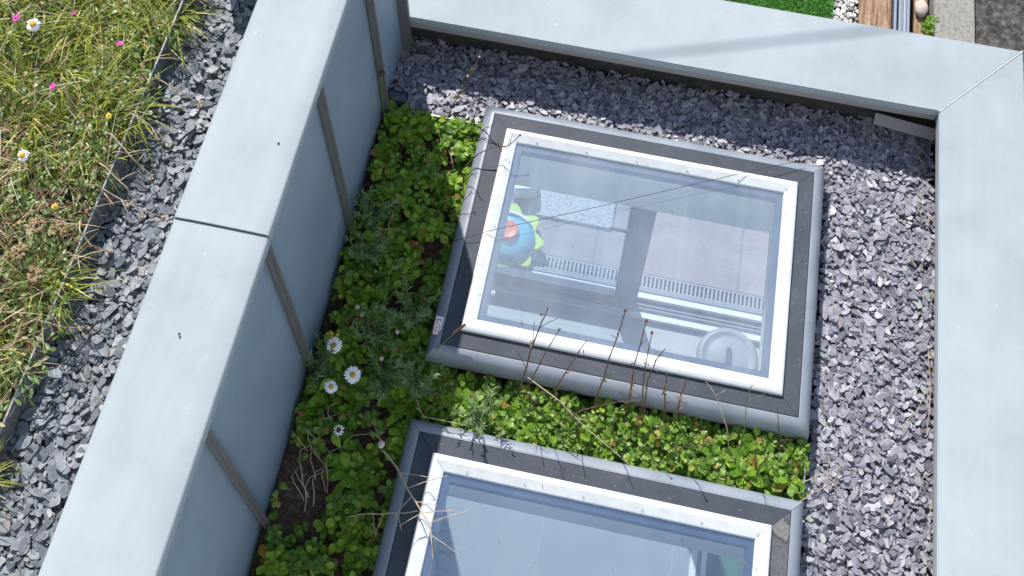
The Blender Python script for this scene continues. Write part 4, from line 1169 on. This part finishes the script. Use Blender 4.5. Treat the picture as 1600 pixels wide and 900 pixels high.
# dry stalks
C1 = mead(13000); wgt = np.clip(.95 - 1.0 * (C1[:, 1] + .1) / .5, .22, 1)
C1 = C1[rng.uniform(0, 1, len(C1)) < wgt]; k = len(C1)
V, Q = blade_arrays(np.c_[C1, np.full(k, .92) + rng.uniform(0, .05, k)], rng.uniform(0, 6.28, k), rng.uniform(.05, 1.3, k), rng.uniform(.03, .12, k), rng.uniform(.0018, .0034, k), rng.uniform(-.3, 1.1, k))
tag(link('meadow_straw', np_mesh('meadow_straw', V, quads=Q, m=GRASSD)), 'dry brown stalks tangled through the meadow', 'dry grass', kind='stuff')
C2 = mead(420); k = len(C2)
V, Q = blade_arrays(np.c_[C2, np.full(k, .93)], rng.uniform(0, 6.28, k), rng.uniform(.2, 1.2, k), rng.uniform(.13, .26, k), rng.uniform(.0018, .0028, k), rng.uniform(.1, 1.3, k))
tag(link('meadow_straw', np_mesh('meadow_culms', V, quads=Q, m=STEMP)), 'long pale grass stalks standing over the meadow', 'dry grass', kind='stuff')
# tan umbels
for p, lb in (((-.843, -.152, 1.01), 'tan flat seed head in the meadow, upper left of four'), ((-.791, -.152, 1.01), 'tan flat seed head in the meadow, nearest the edging'),
              ((-.86, -.218, 1.0), 'greyish tan seed head in the meadow, leftmost of four'), ((-.802, -.26, 1.0), 'tan flat seed head in the meadow, lowest of four')):
    t = thing('seed_head', lb, 'seed head', (p[0] - .01, p[1] - .02, .9), 'flat seed heads in the meadow')
    bm = bmesh.new(); tube(bm, [(0, 0, 0), (.006, .012, .06), (.01, .02, p[2] - .91)], .0016); bm_obj('stem', bm, STEMM, t)
    bm = bmesh.new()
    for i in range(46):
        a = random.uniform(0, 6.28); rr = .019 * math.sqrt(random.random())
        q = bmesh.ops.create_icosphere(bm, subdivisions=1, radius=random.uniform(.0022, .004)); bmesh.ops.translate(bm, verts=q['verts'], vec=(.01 + rr * math.cos(a), .02 + rr * math.sin(a), p[2] - .905 + random.gauss(0, .002) - rr * .2))
    bm_obj('umbel', bm, UMB, t)
# stems arching over the edging on to the slate
for pts, lb, tw in (([(-.78, .16, .95), (-.74, .165, 1.0), (-.69, .15, .985), (-.64, .13, .93)], 'arching tan stem with pale heads, highest over the edging', ((.5, (.02, .05, .01)), (.7, (.03, -.03, .0)))),
                    ([(-.82, .13, .95), (-.76, .10, 1.0), (-.70, .06, .98), (-.655, .045, .93)], 'arching tan stem second from top over the edging', ((.6, (.05, .02, 0)), (.75, (.02, .03, .01)))),
                    ([(-.80, .05, .95), (-.75, .02, .99), (-.69, -.01, .96), (-.65, -.05, .90)], 'arching brown stem mid way over the edging', ((.55, (.03, .03, 0)),)),
                    ([(-.81, -.02, .95), (-.75, -.03, .99), (-.68, -.04, .95), (-.60, -.04, .90)], 'long pale stem reaching almost to the tall parapet coping', ((.6, (.03, -.03, 0)),)),
                    ([(-.82, -.12, .95), (-.76, -.13, .99), (-.72, -.16, .96), (-.69, -.15, .91)], 'pale stem over the edging beside the tan seed heads', ((.5, (.03, .02, 0)),)),
                    ([(-.80, -.22, .95), (-.75, -.20, .99), (-.71, -.21, .95), (-.68, -.24, .91)], 'straw stem bending down over the edging lower down', ((.5, (.02, -.03, 0)),)),
                    ([(-.82, -.38, .95), (-.76, -.36, .99), (-.71, -.35, .95), (-.67, -.33, .90)], 'lowest straw stem hanging over the edging', ((.6, (.03, .0, 0)),)),
                    ([(-.74, .30, .95), (-.72, .28, .98), (-.66, .27, .95), (-.61, .26, .91)], 'thin stem with green leaves by the shaded slate', ((.6, (.02, .02, 0)),))):
    stem('dry_weed', lb, pts, .0023, .0014, STEMP, twigs=tw, head=(UMB, .005), cat='dry stem', group='dry stems arching over the edging')
# leafy sprigs leaning out
for x, y, lb in ((-.752, .43, 'green sprig leaning over the edging at the top'), (-.752, .22, 'yellow green sprig leaning on to the slate'), (-.75, -.32, 'feathery green sprig leaning over the lower edging'), (-.75, -.47, 'leafy sprig hanging over the edging near the bottom')):
    n = 46
    Pq = np.c_[x + rng.uniform(-.04, .05, n), y + rng.normal(0, .04, n), .955 + rng.uniform(-.01, .05, n)]
    me = leaf_mesh('meadow_sprig', Pq, rng.normal(0, .9, n), rng.uniform(-.4, .7, n), rng.uniform(.014, .03, n), rng.uniform(.005, .01, n), rng.uniform(.2, 1.2, n), rng.normal(0, .4, n), HERB)
    t = thing('meadow_sprig', lb, 'plant', (0, 0, 0), 'sprigs leaning over the meadow edging')
    link('foliage', me, None, t)
    bm = bmesh.new(); tube(bm, [(x - .05, y, .92), (x - .02, y + .005, .97), (x + .05, y, .965)], .0016, .001); bm_obj('stem', bm, STEMG, t)

# ------------------------------------------------------------------ overhead cable and the thin wire on the skylight
CAB, nt, b = mat('black_cable', (.02, .02, .02), .6)
sd = Vector((-.46, .93, 1.0))
A1 = Vector((.465, 1.063, .19)) + sd * 3; B1 = Vector((1.22, 1.319, .19)) + sd * 3; d = B1 - A1
bm = bmesh.new(); tube(bm, [A1 - d * 4, A1 + d * .5, A1 + d * 5], .0055, .0055, 8)
tag(bm_obj('overhead_cable', bm, CAB), 'black overhead cable whose soft shadow crosses the low parapet top', 'cable')
bm = bmesh.new()
tube(bm, [(-.03, .33, .11), (.0, .345, .128), (.05, .368, .138), (.10, .391, .1475), (.35, .509, .1405), (.60, .628, .140), (.85, .745, .1435), (.98, .806, .139), (1.01, .818, .1325), (1.03, .825, .1305)], .0009, .0009, 6)
tag(bm_obj('thin_wire', bm, CAB), 'thin black wire stretched slantwise across the far skylight glass', 'wire')
